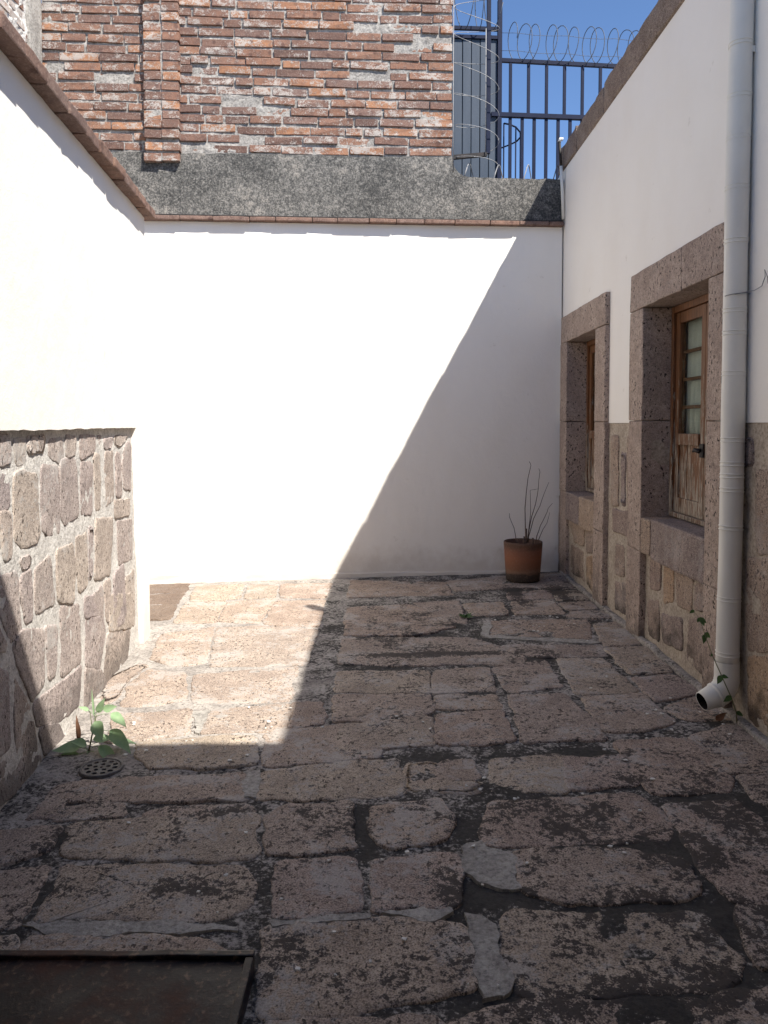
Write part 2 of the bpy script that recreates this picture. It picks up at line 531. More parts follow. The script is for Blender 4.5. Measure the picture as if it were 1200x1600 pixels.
# ------------------------------------------------------------------ outlines of the stones (metres, on their plane)
FLAGSTONES = [
  [(-1.328,3.118),(-1.322,3.266),(-0.947,3.304),(-0.613,3.319),(-0.568,3.096),(-0.987,3.095)],
  [(-1.305,2.962),(-1.333,3.048),(-1.081,3.079),(-1.031,2.99)],
  [(-0.951,2.978),(-0.854,3.041),(-0.535,3.049),(-0.516,2.991),(-0.844,2.937)],
  [(-1.15,2.712),(-1.219,2.914),(-0.811,2.954),(-0.511,2.962),(-0.465,2.69),(-0.595,2.656),(-0.89,2.673)],
  [(-1.085,2.346),(-1.127,2.636),(-0.501,2.609),(-0.454,2.531),(-0.439,2.4),(-0.522,2.319),(-0.831,2.351)],
  [(-0.987,1.96),(-1.076,2.245),(-0.724,2.252),(-0.512,2.209),(-0.448,2.176),(-0.4,2.068),(-0.387,1.867)],
  [(-1.613,2.651),(-1.717,2.827),(-1.467,2.869),(-1.25,2.897),(-1.221,2.746),(-1.365,2.665)],
  [(-1.39,2.275),(-1.569,2.577),(-1.339,2.613),(-1.179,2.63),(-1.127,2.307)],
  [(-1.231,2.008),(-1.357,2.22),(-1.113,2.262),(-1.045,2.012)],
  [(-0.522,3.095),(-0.535,3.339),(-0.253,3.4),(0.062,3.449),(0.074,3.118),(-0.23,3.084)],
  [(-0.417,2.697),(-0.459,2.942),(-0.399,3.025),(-0.139,3.045),(-0.145,2.931),(-0.105,2.718),(-0.261,2.684)],
  [(-0.051,3.003),(0.222,3.068),(0.261,2.899),(0.233,2.78),(0.049,2.705),(-0.029,2.755),(-0.056,2.875)],
  [(-0.347,2.332),(-0.373,2.627),(-0.29,2.64),(-0.113,2.657),(-0.08,2.533),(-0.067,2.366),(-0.212,2.328)],
  [(-0.025,2.358),(-0.043,2.632),(0.244,2.66),(0.254,2.456),(0.238,2.381),(0.096,2.367)],
  [(-0.324,1.932),(-0.362,2.281),(-0.113,2.302),(0.116,2.296),(0.246,2.276),(0.261,2.179),(0.249,2.026),(0.107,1.981),(-0.146,1.932)],
  [(0.244,3.24),(0.251,3.404),(0.399,3.423),(0.41,3.245)],
  [(0.097,3.138),(0.094,3.41),(0.224,3.405),(0.217,3.219),(0.434,3.189),(0.394,3.116)],
  [(-0.29,1.744),(-0.31,1.908),(-0.021,1.91),(0.066,1.924),(0.133,1.906),(0.128,1.736)],
  [(0.486,3.432),(0.803,3.457),(0.752,3.124),(0.457,3.114)],
  [(0.818,3.418),(1.081,3.433),(1.056,3.155),(0.778,3.129)],
  [(1.089,3.133),(1.094,3.42),(1.107,3.59),(1.443,3.603),(1.463,3.38),(1.461,3.172),(1.409,3.079),(1.099,3.076)],
  [(1.477,3.63),(1.723,3.766),(2.018,3.737),(1.79,3.249),(1.467,3.266)],
  [(1.517,3.218),(1.778,3.226),(1.641,2.888),(1.491,2.996)],
  [(0.373,2.809),(0.432,3.04),(0.762,3.062),(1.019,3.073),(1.085,2.944),(1.064,2.786),(1.033,2.737),(0.607,2.711),(0.375,2.73)],
  [(1.118,2.981),(1.403,3.013),(1.43,2.824),(1.539,2.673),(1.386,2.373),(1.131,2.375),(1.087,2.485),(1.092,2.657)],
  [(0.456,2.661),(0.773,2.685),(1.04,2.598),(1.037,2.46),(0.99,2.391),(0.726,2.38),(0.571,2.372),(0.475,2.45)],
  [(0.369,2.295),(0.428,2.34),(0.544,2.319),(0.998,2.301),(0.982,2.181),(1.023,2.119),(0.923,2.001),(0.641,1.986),(0.364,1.996),(0.343,2.187)],
  [(1.101,2.333),(1.358,2.35),(1.27,2.074),(1.045,2.08)],
  [(0.865,1.963),(0.997,1.981),(1.217,1.985),(1.085,1.763),(0.791,1.77)],
  [(0.171,1.893),(0.349,1.967),(0.569,1.957),(0.847,1.959),(0.774,1.77),(0.144,1.783)],
  [(-1.711,6.709),(-1.811,7.349),(-1.364,7.38),(-1.297,6.784)],
  [(-1.245,6.779),(-1.287,7.354),(-1.03,7.283),(-0.994,6.819)],
  [(-0.924,6.796),(-0.977,7.347),(-0.515,7.357),(-0.521,6.764)],
  [(-1.641,5.977),(-1.727,6.637),(-1.406,6.734),(-1.332,5.955)],
  [(-1.303,5.992),(-1.361,6.649),(-0.972,6.733),(-0.983,6.257),(-0.97,5.905)],
  [(-0.934,5.89),(-0.932,6.648),(-0.519,6.665),(-0.504,5.791)],
  [(-1.556,5.076),(-1.645,5.657),(-1.306,5.815),(-1.159,4.917),(-1.374,4.885)],
  [(-1.119,4.879),(-1.262,5.799),(-0.981,5.824),(-0.713,5.775),(-0.503,5.688),(-0.508,4.879),(-0.819,4.853)],
  [(-1.449,4.178),(-1.524,4.566),(-1.488,4.805),(-1.248,4.742),(-1.127,4.26),(-1.299,4.186)],
  [(-1.062,4.207),(-1.163,4.684),(-0.859,4.77),(-0.549,4.817),(-0.531,4.231),(-0.831,4.212)],
  [(-1.345,3.69),(-1.43,4.037),(-1.056,4.09),(-0.98,3.791),(-1.156,3.72)],
  [(-0.915,3.788),(-0.924,4.083),(-0.523,4.165),(-0.502,3.823)],
  [(-0.466,3.841),(-0.495,4.18),(-0.342,4.182),(-0.31,3.89)],
  [(-1.157,3.526),(-1.201,3.679),(-0.944,3.711),(-0.645,3.731),(-0.583,3.413),(-0.789,3.399),(-1.03,3.403)],
  [(-0.536,3.411),(-0.581,3.755),(-0.305,3.834),(-0.153,3.877),(-0.022,3.843),(-0.03,3.48),(-0.319,3.418)],
  [(-0.322,6.749),(-0.315,7.491),(0.575,7.332),(0.608,6.776),(0.285,6.768)],
  [(0.608,7.359),(1.162,7.548),(1.801,7.708),(1.751,6.947),(1.079,7.003),(0.66,6.929)],
  [(1.114,6.821),(1.476,6.889),(1.461,6.583),(1.091,6.572)],
  [(1.51,6.842),(1.75,6.866),(1.751,6.52),(1.48,6.501)],
  [(1.093,6.476),(1.43,6.474),(1.429,6.027),(1.042,6.041)],
  [(1.461,6.394),(1.739,6.426),(1.727,6.187),(1.49,6.162)],
  [(0.255,6.501),(0.632,6.535),(0.625,6.105),(0.624,5.777),(0.503,5.88)],
  [(0.676,6.43),(0.997,6.468),(0.98,6.045),(0.695,6.011)],
  [(1.435,5.945),(1.503,6.09),(1.785,6.091),(1.819,5.866),(1.585,5.882)],
  [(0.828,5.845),(1.562,5.858),(1.451,5.335),(0.769,5.455)],
  [(-0.28,5.54),(-0.303,6.353),(0.216,6.427),(0.498,5.913),(0.519,5.692),(0.231,5.49)],
  [(-0.288,4.867),(-0.29,5.429),(0.213,5.425),(0.621,5.388),(0.822,5.127),(0.922,4.931),(0.849,4.751),(0.663,4.813),(0.068,4.803)],
  [(0.804,5.203),(1.038,5.204),(1.484,5.126),(1.437,4.924),(1.027,4.934),(0.886,5.003)],
  [(1.117,4.875),(1.403,4.89),(1.431,4.268),(1.088,4.244)],
  [(0.684,4.718),(1.021,4.871),(1.025,4.359),(0.72,4.297)],
  [(0.311,4.697),(0.638,4.72),(0.638,4.315),(0.285,4.298)],
  [(-0.281,4.337),(-0.278,4.697),(0.271,4.699),(0.261,4.31)],
  [(0.278,4.069),(0.286,4.264),(0.619,4.264),(0.623,4.053)],
  [(-0.253,3.895),(-0.278,4.285),(0.258,4.265),(0.26,4.048),(0.167,3.933)],
  [(0.709,4.229),(1.019,4.254),(1.058,3.767),(1.06,3.624),(0.671,3.624)],
  [(0.257,3.609),(0.278,3.966),(0.622,4.01),(0.626,3.643),(0.477,3.588)],
  [(-0.211,3.545),(-0.217,3.838),(0.239,3.939),(0.236,3.603)],
  [(1.104,4.183),(1.44,4.216),(1.469,3.828),(1.259,3.716),(1.085,3.723)],
  [(1.477,4.495),(1.743,4.526),(1.756,4.22),(1.476,4.106)],
  [(1.477,5.063),(1.77,5.119),(1.746,4.585),(1.492,4.576)],
  [(1.582,5.693),(1.819,5.808),(1.752,5.195),(1.498,5.135)],
  [(1.493,4.011),(1.735,4.161),(1.843,3.853),(1.542,3.833)],
  [(-2.288,7.071),(-2.345,7.444),(-1.907,7.466),(-1.859,7.09)],
  [(-2.282,6.616),(-2.28,6.99),(-1.857,7.036),(-1.806,6.627)],
  [(-2.238,6.11),(-2.268,6.545),(-1.804,6.58),(-1.729,6.075)],
  [(-1.409,3.11),(-1.403,3.236),(-1.337,3.278),(-1.314,3.169),(-1.308,2.99),(-1.407,2.956)],
  [(-1.701,4.576),(-1.679,4.733),(-1.585,4.941),(-1.528,4.893),(-1.57,4.646),(-1.52,4.28),(-1.557,4.215)],
]
MORTAR_PATCHES = [
  [(0.253,2.327),(0.302,2.314),(0.341,2.273),(0.341,2.156),(0.346,2.019),(0.323,1.976),(0.258,1.969),(0.256,2.08),(0.254,2.21)],
  [(0.281,2.706),(0.357,2.746),(0.367,2.687),(0.461,2.658),(0.452,2.451),(0.39,2.446),(0.323,2.481),(0.265,2.572)],
  [(-0.01,2.346),(0.203,2.368),(0.208,2.346),(0.145,2.301),(0.079,2.314)],
  [(-1.122,2.312),(-0.971,2.326),(-0.67,2.317),(-0.442,2.294),(-0.444,2.266),(-0.797,2.254),(-1.015,2.254)],
  [(-0.351,2.309),(-0.211,2.322),(-0.04,2.335),(-0.04,2.315),(-0.216,2.294),(-0.34,2.28)],
  [(0.689,5.449),(0.761,5.767),(0.818,5.826),(0.757,5.445),(1.44,5.282),(1.508,5.211),(1.415,5.191),(0.741,5.38)],
  [(-0.96,3.777),(-1.02,4.063),(-0.935,4.09),(-0.919,3.762)],
  [(-0.577,3.105),(-0.613,3.329),(-0.551,3.358),(-0.526,3.094)],
]
LEFT_STONES = [
  [(3.054,1.447),(3.199,1.447),(3.21,1.345),(3.126,1.328),(3.064,1.345)],
  [(3.249,1.43),(3.375,1.434),(3.379,1.33),(3.278,1.324)],
  [(3.404,1.441),(3.616,1.437),(3.591,1.375),(3.4,1.377)],
  [(3.669,1.421),(3.868,1.424),(3.887,1.336),(3.813,1.309),(3.676,1.345)],
  [(3.91,1.432),(4.061,1.429),(4.056,1.338),(3.925,1.335)],
  [(4.144,1.428),(4.414,1.427),(4.394,1.343),(4.152,1.31)],
  [(4.462,1.422),(4.556,1.42),(4.51,1.381)],
  [(4.596,1.405),(4.795,1.406),(4.744,1.355),(4.6,1.352)],
  [(4.834,1.418),(5.161,1.412),(5.117,1.391),(4.929,1.359),(4.832,1.377)],
  [(3.085,1.298),(3.19,1.284),(3.191,1.152),(3.101,1.155)],
  [(3.241,1.289),(3.331,1.296),(3.502,1.258),(3.518,0.991),(3.482,0.961),(3.322,0.964),(3.235,1.011)],
  [(3.572,1.303),(3.788,1.292),(3.794,0.96),(3.634,0.971),(3.557,1.015),(3.546,1.121)],
  [(3.83,1.313),(4.063,1.319),(4.091,1.131),(4.093,1.011),(3.869,0.99),(3.818,1.052)],
  [(4.156,1.289),(4.328,1.289),(4.366,1.252),(4.336,0.991),(4.141,1.011)],
  [(4.408,1.322),(4.516,1.322),(4.512,0.998),(4.413,1.002)],
  [(4.619,1.323),(4.802,1.321),(4.8,1.027),(4.615,1.004)],
  [(4.859,1.311),(4.946,1.31),(4.983,1.032),(4.859,1.038)],
  [(5.059,1.348),(5.216,1.368),(5.22,1.053),(5.047,1.073),(5.01,1.226)],
  [(4.811,1.014),(5.194,0.986),(5.189,0.893),(4.816,0.907)],
  [(2.859,1.284),(3.059,1.237),(3.074,0.99),(2.843,0.98)],
  [(3.097,1.139),(3.202,1.129),(3.202,0.936),(3.135,0.939)],
  [(3.284,0.919),(3.404,0.901),(3.402,0.878),(3.312,0.868)],
  [(3.04,0.879),(3.254,0.869),(3.279,0.734),(3.297,0.598),(3.173,0.587),(3.05,0.775)],
  [(3.292,0.841),(3.416,0.845),(3.408,0.626),(3.338,0.63),(3.306,0.735)],
  [(3.463,0.836),(3.646,0.871),(3.701,0.635),(3.452,0.636)],
  [(3.747,0.877),(3.985,0.87),(4.028,0.73),(3.981,0.563),(3.756,0.624)],
  [(4.04,0.896),(4.224,0.89),(4.235,0.601),(4.09,0.598),(4.055,0.725)],
  [(4.41,0.952),(4.759,0.909),(4.685,0.576),(4.375,0.61)],
  [(4.869,0.875),(5.253,0.836),(5.238,0.576),(4.893,0.598)],
  [(4.282,0.914),(4.35,0.909),(4.312,0.622),(4.267,0.632)],
  [(4.773,0.555),(4.998,0.584),(5.034,0.187),(4.721,0.239)],
  [(4.555,0.55),(4.683,0.543),(4.652,0.267),(4.577,0.334)],
  [(4.322,0.516),(4.506,0.541),(4.539,0.268),(4.337,0.221)],
  [(5.064,0.476),(5.279,0.488),(5.28,0.101),(5.076,0.176)],
  [(3.202,0.56),(3.306,0.604),(3.547,0.539),(3.548,0.29),(3.394,0.255),(3.234,0.504)],
  [(3.577,0.551),(3.723,0.502),(3.696,0.282),(3.617,0.277)],
  [(3.787,0.581),(4.082,0.533),(4.102,0.218),(3.785,0.242)],
  [(4.174,0.543),(4.36,0.512),(4.405,0.396),(4.18,0.441)],
  [(4.191,0.424),(4.491,0.359),(4.568,0.249),(4.43,0.065),(4.185,0.168)],
  [(4.646,0.452),(5.213,0.338),(5.188,0.115),(4.658,0.23)],
  [(4.609,0.221),(5.175,0.093),(5.07,-0.087),(4.616,-0.083),(4.526,0.006)],
  [(3.398,0.24),(3.825,0.202),(4.101,0.187),(4.053,-0.0),(3.726,0.027),(3.448,0.125)],
  [(4.161,0.157),(4.473,0.033),(4.586,-0.095),(4.466,-0.097),(4.147,-0.089)],
  [(3.001,0.525),(3.136,0.472),(3.142,0.157),(2.983,0.177)],
  [(3.206,0.428),(3.407,0.2),(3.447,-0.001),(3.21,0.049)],
  [(2.716,0.843),(3.032,0.719),(3.137,0.572),(2.995,0.605),(2.709,0.706)],
  [(2.706,0.653),(2.981,0.533),(2.963,0.182),(2.686,0.274)],
  [(2.972,0.157),(3.139,0.102),(3.494,-0.039),(3.491,-0.093),(3.176,-0.064),(2.962,-0.019)],
  [(3.473,0.095),(3.719,0.017),(3.81,-0.085),(3.536,-0.042)],
  [(2.622,0.28),(2.951,0.153),(2.942,-0.017),(2.61,0.037)],
  [(2.766,1.493),(3.039,1.451),(3.049,1.34),(2.76,1.378)],
  [(2.686,1.365),(3.032,1.309),(3.059,1.25),(2.846,1.291),(2.683,1.309)],
]
RIGHT_STONES = [
  [(7.423,0.566),(6.857,0.561),(6.884,0.391),(7.234,0.388)],
  [(6.822,0.555),(6.593,0.57),(6.616,0.382),(6.786,0.353)],
  [(7.388,0.335),(6.917,0.342),(6.871,0.084),(7.361,0.077)],
  [(6.798,0.308),(6.521,0.374),(6.506,0.035),(6.775,0.079)],
  [(6.081,1.401),(5.909,1.404),(5.886,0.87),(6.057,0.859)],
  [(5.829,1.288),(5.718,1.277),(5.72,0.887),(5.816,0.881)],
  [(5.69,1.407),(5.509,1.41),(5.485,0.851),(5.656,0.842)],
  [(6.029,0.824),(5.583,0.852),(5.598,0.672),(6.021,0.657)],
  [(5.939,0.568),(5.735,0.57),(5.725,0.351),(5.929,0.338)],
  [(5.952,0.267),(5.675,0.31),(5.665,0.077),(5.943,0.055)],
  [(5.551,0.836),(5.484,0.841),(5.477,0.672),(5.544,0.677)],
  [(5.162,0.595),(4.963,0.603),(4.973,0.41),(5.153,0.384)],
  [(4.913,0.587),(4.755,0.603),(4.73,0.4),(4.902,0.347)],
  [(4.709,0.596),(4.444,0.591),(4.465,0.402),(4.684,0.386)],
  [(4.409,0.575),(4.245,0.606),(4.244,0.457),(4.411,0.428)],
  [(5.2,0.285),(4.989,0.348),(4.976,0.065),(5.191,0.072)],
  [(4.934,0.269),(4.598,0.316),(4.59,0.128),(4.909,0.098)],
  [(4.501,0.341),(4.277,0.418),(4.209,0.076),(4.514,0.09)],
  [(3.726,1.267),(3.539,1.295),(3.469,0.916),(3.688,0.876)],
  [(3.793,0.825),(3.433,0.898),(3.348,0.497),(3.769,0.371)],
  [(3.768,0.341),(3.33,0.476),(3.202,0.094),(3.485,0.054),(3.734,0.042)],
  [(3.84,1.422),(3.757,1.424),(3.751,1.297),(3.834,1.283)],
]
TILE_IDS = {72, 73, 74}

# ------------------------------------------------------------------ ground and courtyard floor
v, f = box_vf((-260, -260, -.6), (260, 260, -.35))
tag(add('ground', v, f, 'ground'), kind='structure')

# moss and mould growing on the paving: (x, y, rx, ry, amount)
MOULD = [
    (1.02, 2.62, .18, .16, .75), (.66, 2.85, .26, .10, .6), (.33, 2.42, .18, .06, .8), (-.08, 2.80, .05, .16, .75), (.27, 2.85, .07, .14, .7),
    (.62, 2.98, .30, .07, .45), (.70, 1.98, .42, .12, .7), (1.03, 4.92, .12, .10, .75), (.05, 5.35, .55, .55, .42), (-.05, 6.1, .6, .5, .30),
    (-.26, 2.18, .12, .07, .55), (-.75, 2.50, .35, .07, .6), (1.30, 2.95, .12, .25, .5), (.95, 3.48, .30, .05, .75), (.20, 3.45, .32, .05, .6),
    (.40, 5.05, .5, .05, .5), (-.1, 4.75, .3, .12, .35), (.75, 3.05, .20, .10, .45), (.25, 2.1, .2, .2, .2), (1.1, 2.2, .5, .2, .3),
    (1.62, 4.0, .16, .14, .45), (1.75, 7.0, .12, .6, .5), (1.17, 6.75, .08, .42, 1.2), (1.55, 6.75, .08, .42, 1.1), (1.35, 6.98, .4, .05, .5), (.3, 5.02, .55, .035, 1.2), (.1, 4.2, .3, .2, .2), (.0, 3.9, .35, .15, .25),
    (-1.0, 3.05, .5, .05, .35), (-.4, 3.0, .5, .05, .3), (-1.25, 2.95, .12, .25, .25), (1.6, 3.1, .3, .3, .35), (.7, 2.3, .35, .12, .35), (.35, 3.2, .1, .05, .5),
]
def stain_shade(x, y):
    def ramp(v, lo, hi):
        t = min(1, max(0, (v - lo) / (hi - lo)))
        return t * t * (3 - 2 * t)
    # mould base laid out by light: sun patch painted paler, shaded side darker
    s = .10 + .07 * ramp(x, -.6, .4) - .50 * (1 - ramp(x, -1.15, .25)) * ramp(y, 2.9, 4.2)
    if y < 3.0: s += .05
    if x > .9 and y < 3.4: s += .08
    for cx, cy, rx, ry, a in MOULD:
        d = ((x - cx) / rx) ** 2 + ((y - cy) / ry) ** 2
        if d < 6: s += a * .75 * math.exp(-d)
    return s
def stain_shaded(o, more=0.0):
    me = o.data
    at = me.attributes.new('stain_shade', 'FLOAT', 'POINT')
    L = WORLD_LOC[o]
    at.data.foreach_set('value', [stain_shade(v.co.x + L.x, v.co.y + L.y) + more for v in me.vertices])
    return o

def hf(x, y):
    return -.005 + noise.noise(Vector((x * 2.1, y * 2.1, 1))) * .007 + noise.noise(Vector((x * 9, y * 9, 4))) * .006 + noise.noise(Vector((x * 31, y * 31, 8))) * .0025
v, f = sheet_vf(-3.4, 1.95, -2.6, 7.8, .035, T_floor, hf)
floor = add('courtyard_floor', v, f, 'floor_mortar', smooth=True, base=(0, 3.5, -.05))
stain_shaded(floor, .24)
tag(floor, kind='structure')
for i, poly in enumerate(FLAGSTONES):
    rs = random.Random(i * 13 + 5)
    tile = 69 <= i + 0 and i in TILE_IDS
    v, f = stone_vf(poly, T_floor, .003 + rs.uniform(-.003, .004), -.05, .016, .020, .0045, .0045, i * 1.37, grow=.016)
    stain_shaded(add('flagstone', v, f, 'tile' if tile else 'flag', floor, True))
rs = random.Random(3)
y = 1.62
while y > -2.2:                                              # the paving goes on under the gallery
    x = -1.15 - .082 * y + rs.uniform(0, .2)
    d = rs.uniform(.30, .42)
    while x < 1.6:
        w = rs.uniform(.4, .75)
        x1 = min(x + w, 1.72)
        v, f = stone_vf([(x + .02, y - d + .02), (x1 - .02, y - d + rs.uniform(.01, .03)), (x1 - .02, y - .02), (x + .02, y - rs.uniform(.01, .03))], T_floor, .004, -.05, .04, .010, .006, .012, x * 7 + y)
        if not (x < -.2 and y > .6): stain_shaded(add('flagstone', v, f, 'flag', floor, True))
        x = x1
    y -= d
for i, poly in enumerate(MORTAR_PATCHES):
    v, f = prism_vf(poly, lambda x, y, h: T_floor(x, y, h + .003 * noise.noise(Vector((x * 9, y * 9, 3)))), -.03, .0050, .010, .020, i * 2.1)
    stain_shaded(add('mortar_patch', v, f, 'patch', floor))

# ------------------------------------------------------------------ white wall at the far end
back = empty('rendered_wall', T_back(-.4, 0, 0), 'white rendered wall at the far end, half in shadow, with thin brick coping', 'wall')
v, f = prism_vf([(-3.2, -.15), (1.79, -.15), (1.79, 3.462), (-3.2, 3.462)], T_back, -.34, 0)
add('plaster', v, f, 'plaster', back)
s = -2.9
i = 0
while s < 1.72:
    rs = random.Random(i + 50)
    w = min(rs.uniform(.24, .36), 1.785 - s)
    if 1.785 - (s + w) < .1: w = 1.785 - s
    v, f = rough_box((s + .003, 3.463 + rs.uniform(-.003, .003), -.02), (s + w - .003, 3.502, .070 + rs.uniform(-.007, .008)), .007, 5, .0045, i * 3.1, T_back)
    add('coping_brick', v, f, 'coping', back)
    s += w; i += 1
v, f = rough_box((-2.9, 3.503, .0), (1.785, 3.520, .040), .004, 3, .002, 1, T_back)
add('dark_strip', v, f, 'black', back)  # thin black strip along the top of the coping
rs = random.Random(77)
v, f = rough_box((-2.5, -.10, 0.001), (1.7, .010, .018), .008, 6, .009, 4, T_back)
add('wall_foot', v, f, 'plaster', back)

# ------------------------------------------------------------------ old brick wall above it
bw = empty('brick_wall', T_back(-1.2, 3.5, -.1), 'old weathered brick wall with grey cement band rising behind the white far wall', 'wall')
band = [(-3.25, 3.50), (1.79, 3.50), (1.79, 3.935), (.86, 3.938), (.79, 3.95), (.735, 3.985), (.705, 4.03), (.69, 4.08), (.685, 4.135), (.3, 4.130), (-.2, 4.118), (-1.2, 4.125), (-1.9, 4.115), (-3.25, 4.12)]
v, f = prism_vf(band, T_back, -.30, -.002, .05, .010, 3.0)
add('cement_band', v, f, 'cement', bw)
def mh(s, z):
    return -.016 + noise.noise(Vector((s * 8, z * 8, 2))) * .008 + noise.noise(Vector((s * 30, z * 30, 5))) * .006
v, f = sheet_vf(-3.26, .675, 4.10, 6.2, .025, T_back, mh)
k = len(v)
bv, bf = prism_vf([(-3.26, 4.10), (.674, 4.10), (.674, 6.2), (-3.26, 6.2)], T_back, -.30, -.05)
v, f = join([(v, f), (bv, bf)])
add('mortar_bed', v, f, 'brick_mortar', bw)

BR = []
for q in range(12):                                          # a dozen worn bricks, unit length 1
    rsb = random.Random(q)
    bm = bmesh.new()
    vv, ff = rough_box((-.5, -.5, -.5), (.5, .5, .5), .06, 0, .0, 0)
    bm.free()
    vv = [Vector(p) for p in vv]
    for p in vv:
        p.x += .012 * noise.noise(p * 3 + Vector((q, 0, 0)))
        p.z += .11 * noise.noise(p * 2.2 + Vector((0, q * 2, 0)))
        p.y += .10 * noise.noise(p * 2.7 + Vector((0, 0, q * 3)))
    BR.append((vv, ff))
def brick_mesh(name, q, L, D, H, rot, mat):
    vv, ff = BR[q]
    bev = min(1, .10 / L * .5)
    vs = []
    for p in vv:
        x = p.x
        # keep the end bevel the same size whatever the length
        sx = math.copysign(.5 - (.5 - abs(x)) * (.075 / L), x) if abs(x) > .3 else x
        vs.append(rot(Vector((sx * L, p.y * D, p.z * H))))
    return mesh_of(name, vs, ff, mat)
ex = Vector((.99805, .0624, 0)); en = Vector((.0624, -.99805, 0))
rot_back = lambda p: ex * p.x + en * p.y + Vector((0, 0, p.z))
LENS = [.33, .30, .36, .16, .22]
bank = {}
def get_brick(L, q, key, rot, mat, H=.069):
    kk = (L, q, key)
    if kk not in bank: bank[kk] = brick_mesh('brick', q, L, .10, H, rot, mat)
    return bank[kk]
rs = random.Random(11)
count = 0
PX0, PX1 = -2.30, -1.965                                      # the narrow pier on the wall
rest = []
z = 4.135 + .037
row = 0
while z < 6.15:
    s = -3.27 + rs.uniform(-.25, 0)
    while s < .66:
        L = rs.choices(LENS, [5, 3, 3, 2, 1.2])[0]
        s1 = s + L
        if s1 > .665 or .665 - s1 < .09:
            s1 = .672 + rs.uniform(-.012, .012); L = s1 - s
            if L < .05: break
        if s1 < -3.22: s = s1 + .013; continue
        if s < -3.285: s = -3.285; L = s1 - s
        c = (s + s1) / 2
        hid = c - L / 2 > PX0 and c + L / 2 < PX1
        if not hid:
            Lk = min(LENS, key=lambda a: abs(a - L))
            me = get_brick(Lk, rs.randrange(12), 'w', rot_back, 'brick')
            rec = rs.uniform(-.010, .007) - (.020 if rs.random() < .05 else 0)
            loc = T_back(c, z + rs.uniform(-.008, .008) + .012 * noise.noise(Vector((c * .9, row * .7, 3))), -.05 + rec)
            if z < 5.75:
                o = place('brick', me, loc, bw)
                o.scale = (L / Lk, 1, 1)
                o.rotation_euler = (0, rs.uniform(-.022, .022), rs.uniform(-.02, .02))
                count += 1
            else: rest.append((me, loc))
        s = s1 + rs.uniform(.008, .028)
    z += .0915
    row += 1
VV, FF = [], []
for me, loc in rest:
    k = len(VV)
    VV += [v.co + loc for v in me.vertices]; FF += [tuple(i + k for i in p.vertices) for p in me.polygons]
tag(add('upper_bricks', VV, FF, 'brick', bw), kind='stuff')
# pier: two headers a course
v, f = prism_vf([(PX0 + .015, 4.03), (PX1 - .015, 4.03), (PX1 - .015, 6.15), (PX0 + .015, 6.15)], T_back, -.03, .045)
pier = add('pier', v, f, 'brick_mortar', bw)
z = 4.02 + .037
row = 0
while z < 5.75:
    out = .055 if row not in (2, 3) else .075
    if row == 2: z += .03
    for a, b in ((PX0, -2.138), (-2.126, PX1)):
        L = b - a
        me = get_brick(.16, rs.randrange(12), 'w', rot_back, 'brick')
        o = place('brick', me, T_back((a + b) / 2 + rs.uniform(-.008, .008), z + rs.uniform(-.005, .005), out - .05 + rs.uniform(-.008, .008)), pier)
        o.scale = (L / .16, 1, 1.1)
        o.rotation_euler = (0, rs.uniform(-.02, .02), rs.uniform(-.03, .03))
    z += .0915
    row += 1

# ------------------------------------------------------------------ limewashed wall beyond the left wall
ow = empty('old_wall', (-3.4, 6.2, 0), 'crumbling limewashed brick wall above the brown coping in the upper left corner', 'wall')
def T_old(y, z, h): return Vector((-3.27 + h, y, z))
v, f = sheet_vf(3.2, 7.50, 2.6, 6.2, .04, T_old, lambda a, b: -.008 + noise.noise(Vector((a * 7, b * 7, 1))) * .022 + noise.noise(Vector((a * 25, b * 25, 1))) * .012)
b = prism_vf([(3.2, -.2), (7.5, -.2), (7.5, 6.2), (3.2, 6.2)], T_old, -.5, -.06)
v, f = join([(v, f), b])
add('mortar_bed', v, f, 'wall_mortar', ow)
rot_old = lambda p: Vector((p.y, p.x, p.z))
z = 3.55
while z < 5.7:
    y = 5.2 + rs.uniform(-.2, 0)
    while y < 7.18:
        L = rs.choice(LENS[:3])
        if rs.random() < .93:
            me = get_brick(L, rs.randrange(12), 'o', rot_old, 'white_brick' if rs.random() < .9 else 'brick')
            place('brick', me, T_old(y + L / 2, z + rs.uniform(-.008, .008), -.050 + rs.uniform(-.02, .010)), ow)
        y += L + rs.uniform(.01, .03)
    z += .0915
v, f = rough_box((7.19, 3.2, -.03), (7.452, 6.1, .030), .02, 4, .012, 9, T_old)
add('cement_corner', v, f, 'patch', ow)

# ------------------------------------------------------------------ left wall: plaster over rubble
lw = empty('rendered_wall', T_left(4.2, 0, 0), 'sunlit white wall on the left with a rubble stone base and clay brick coping', 'wall')
poly = [(-2.5, 1.472), (5.27, 1.472), (5.30, 1.2), (5.33, .7), (5.40, .3), (5.42, -.15), (5.62, -.15), (5.61, 2.985), (-2.5, 2.985)]
v, f = prism_vf(poly, T_left, -.30, 0, .06, .006, 4.0)
add('plaster', v, f, 'plaster', lw)
v, f = sheet_vf(-2.5, 5.44, -.15, 1.50, .03, T_left, lambda a, b: -.032 + noise.noise(Vector((a * 6, b * 6, 1))) * .005 + noise.noise(Vector((a * 24, b * 24, 1))) * .005)
add('mortar_bed', v, f, 'wall_mortar', lw, True)
for i, poly in enumerate(LEFT_STONES):
    rs2 = random.Random(i + 900)
    v, f = stone_vf(poly, T_left, -.027 + rs2.uniform(-.003, .004), -.07, .016, .009, .004, .004, i * 1.9 + .3, 8, grow=.011)
    add('stone', v, f, 'rubble', lw, True)
rs2 = random.Random(5)
y = 2.35
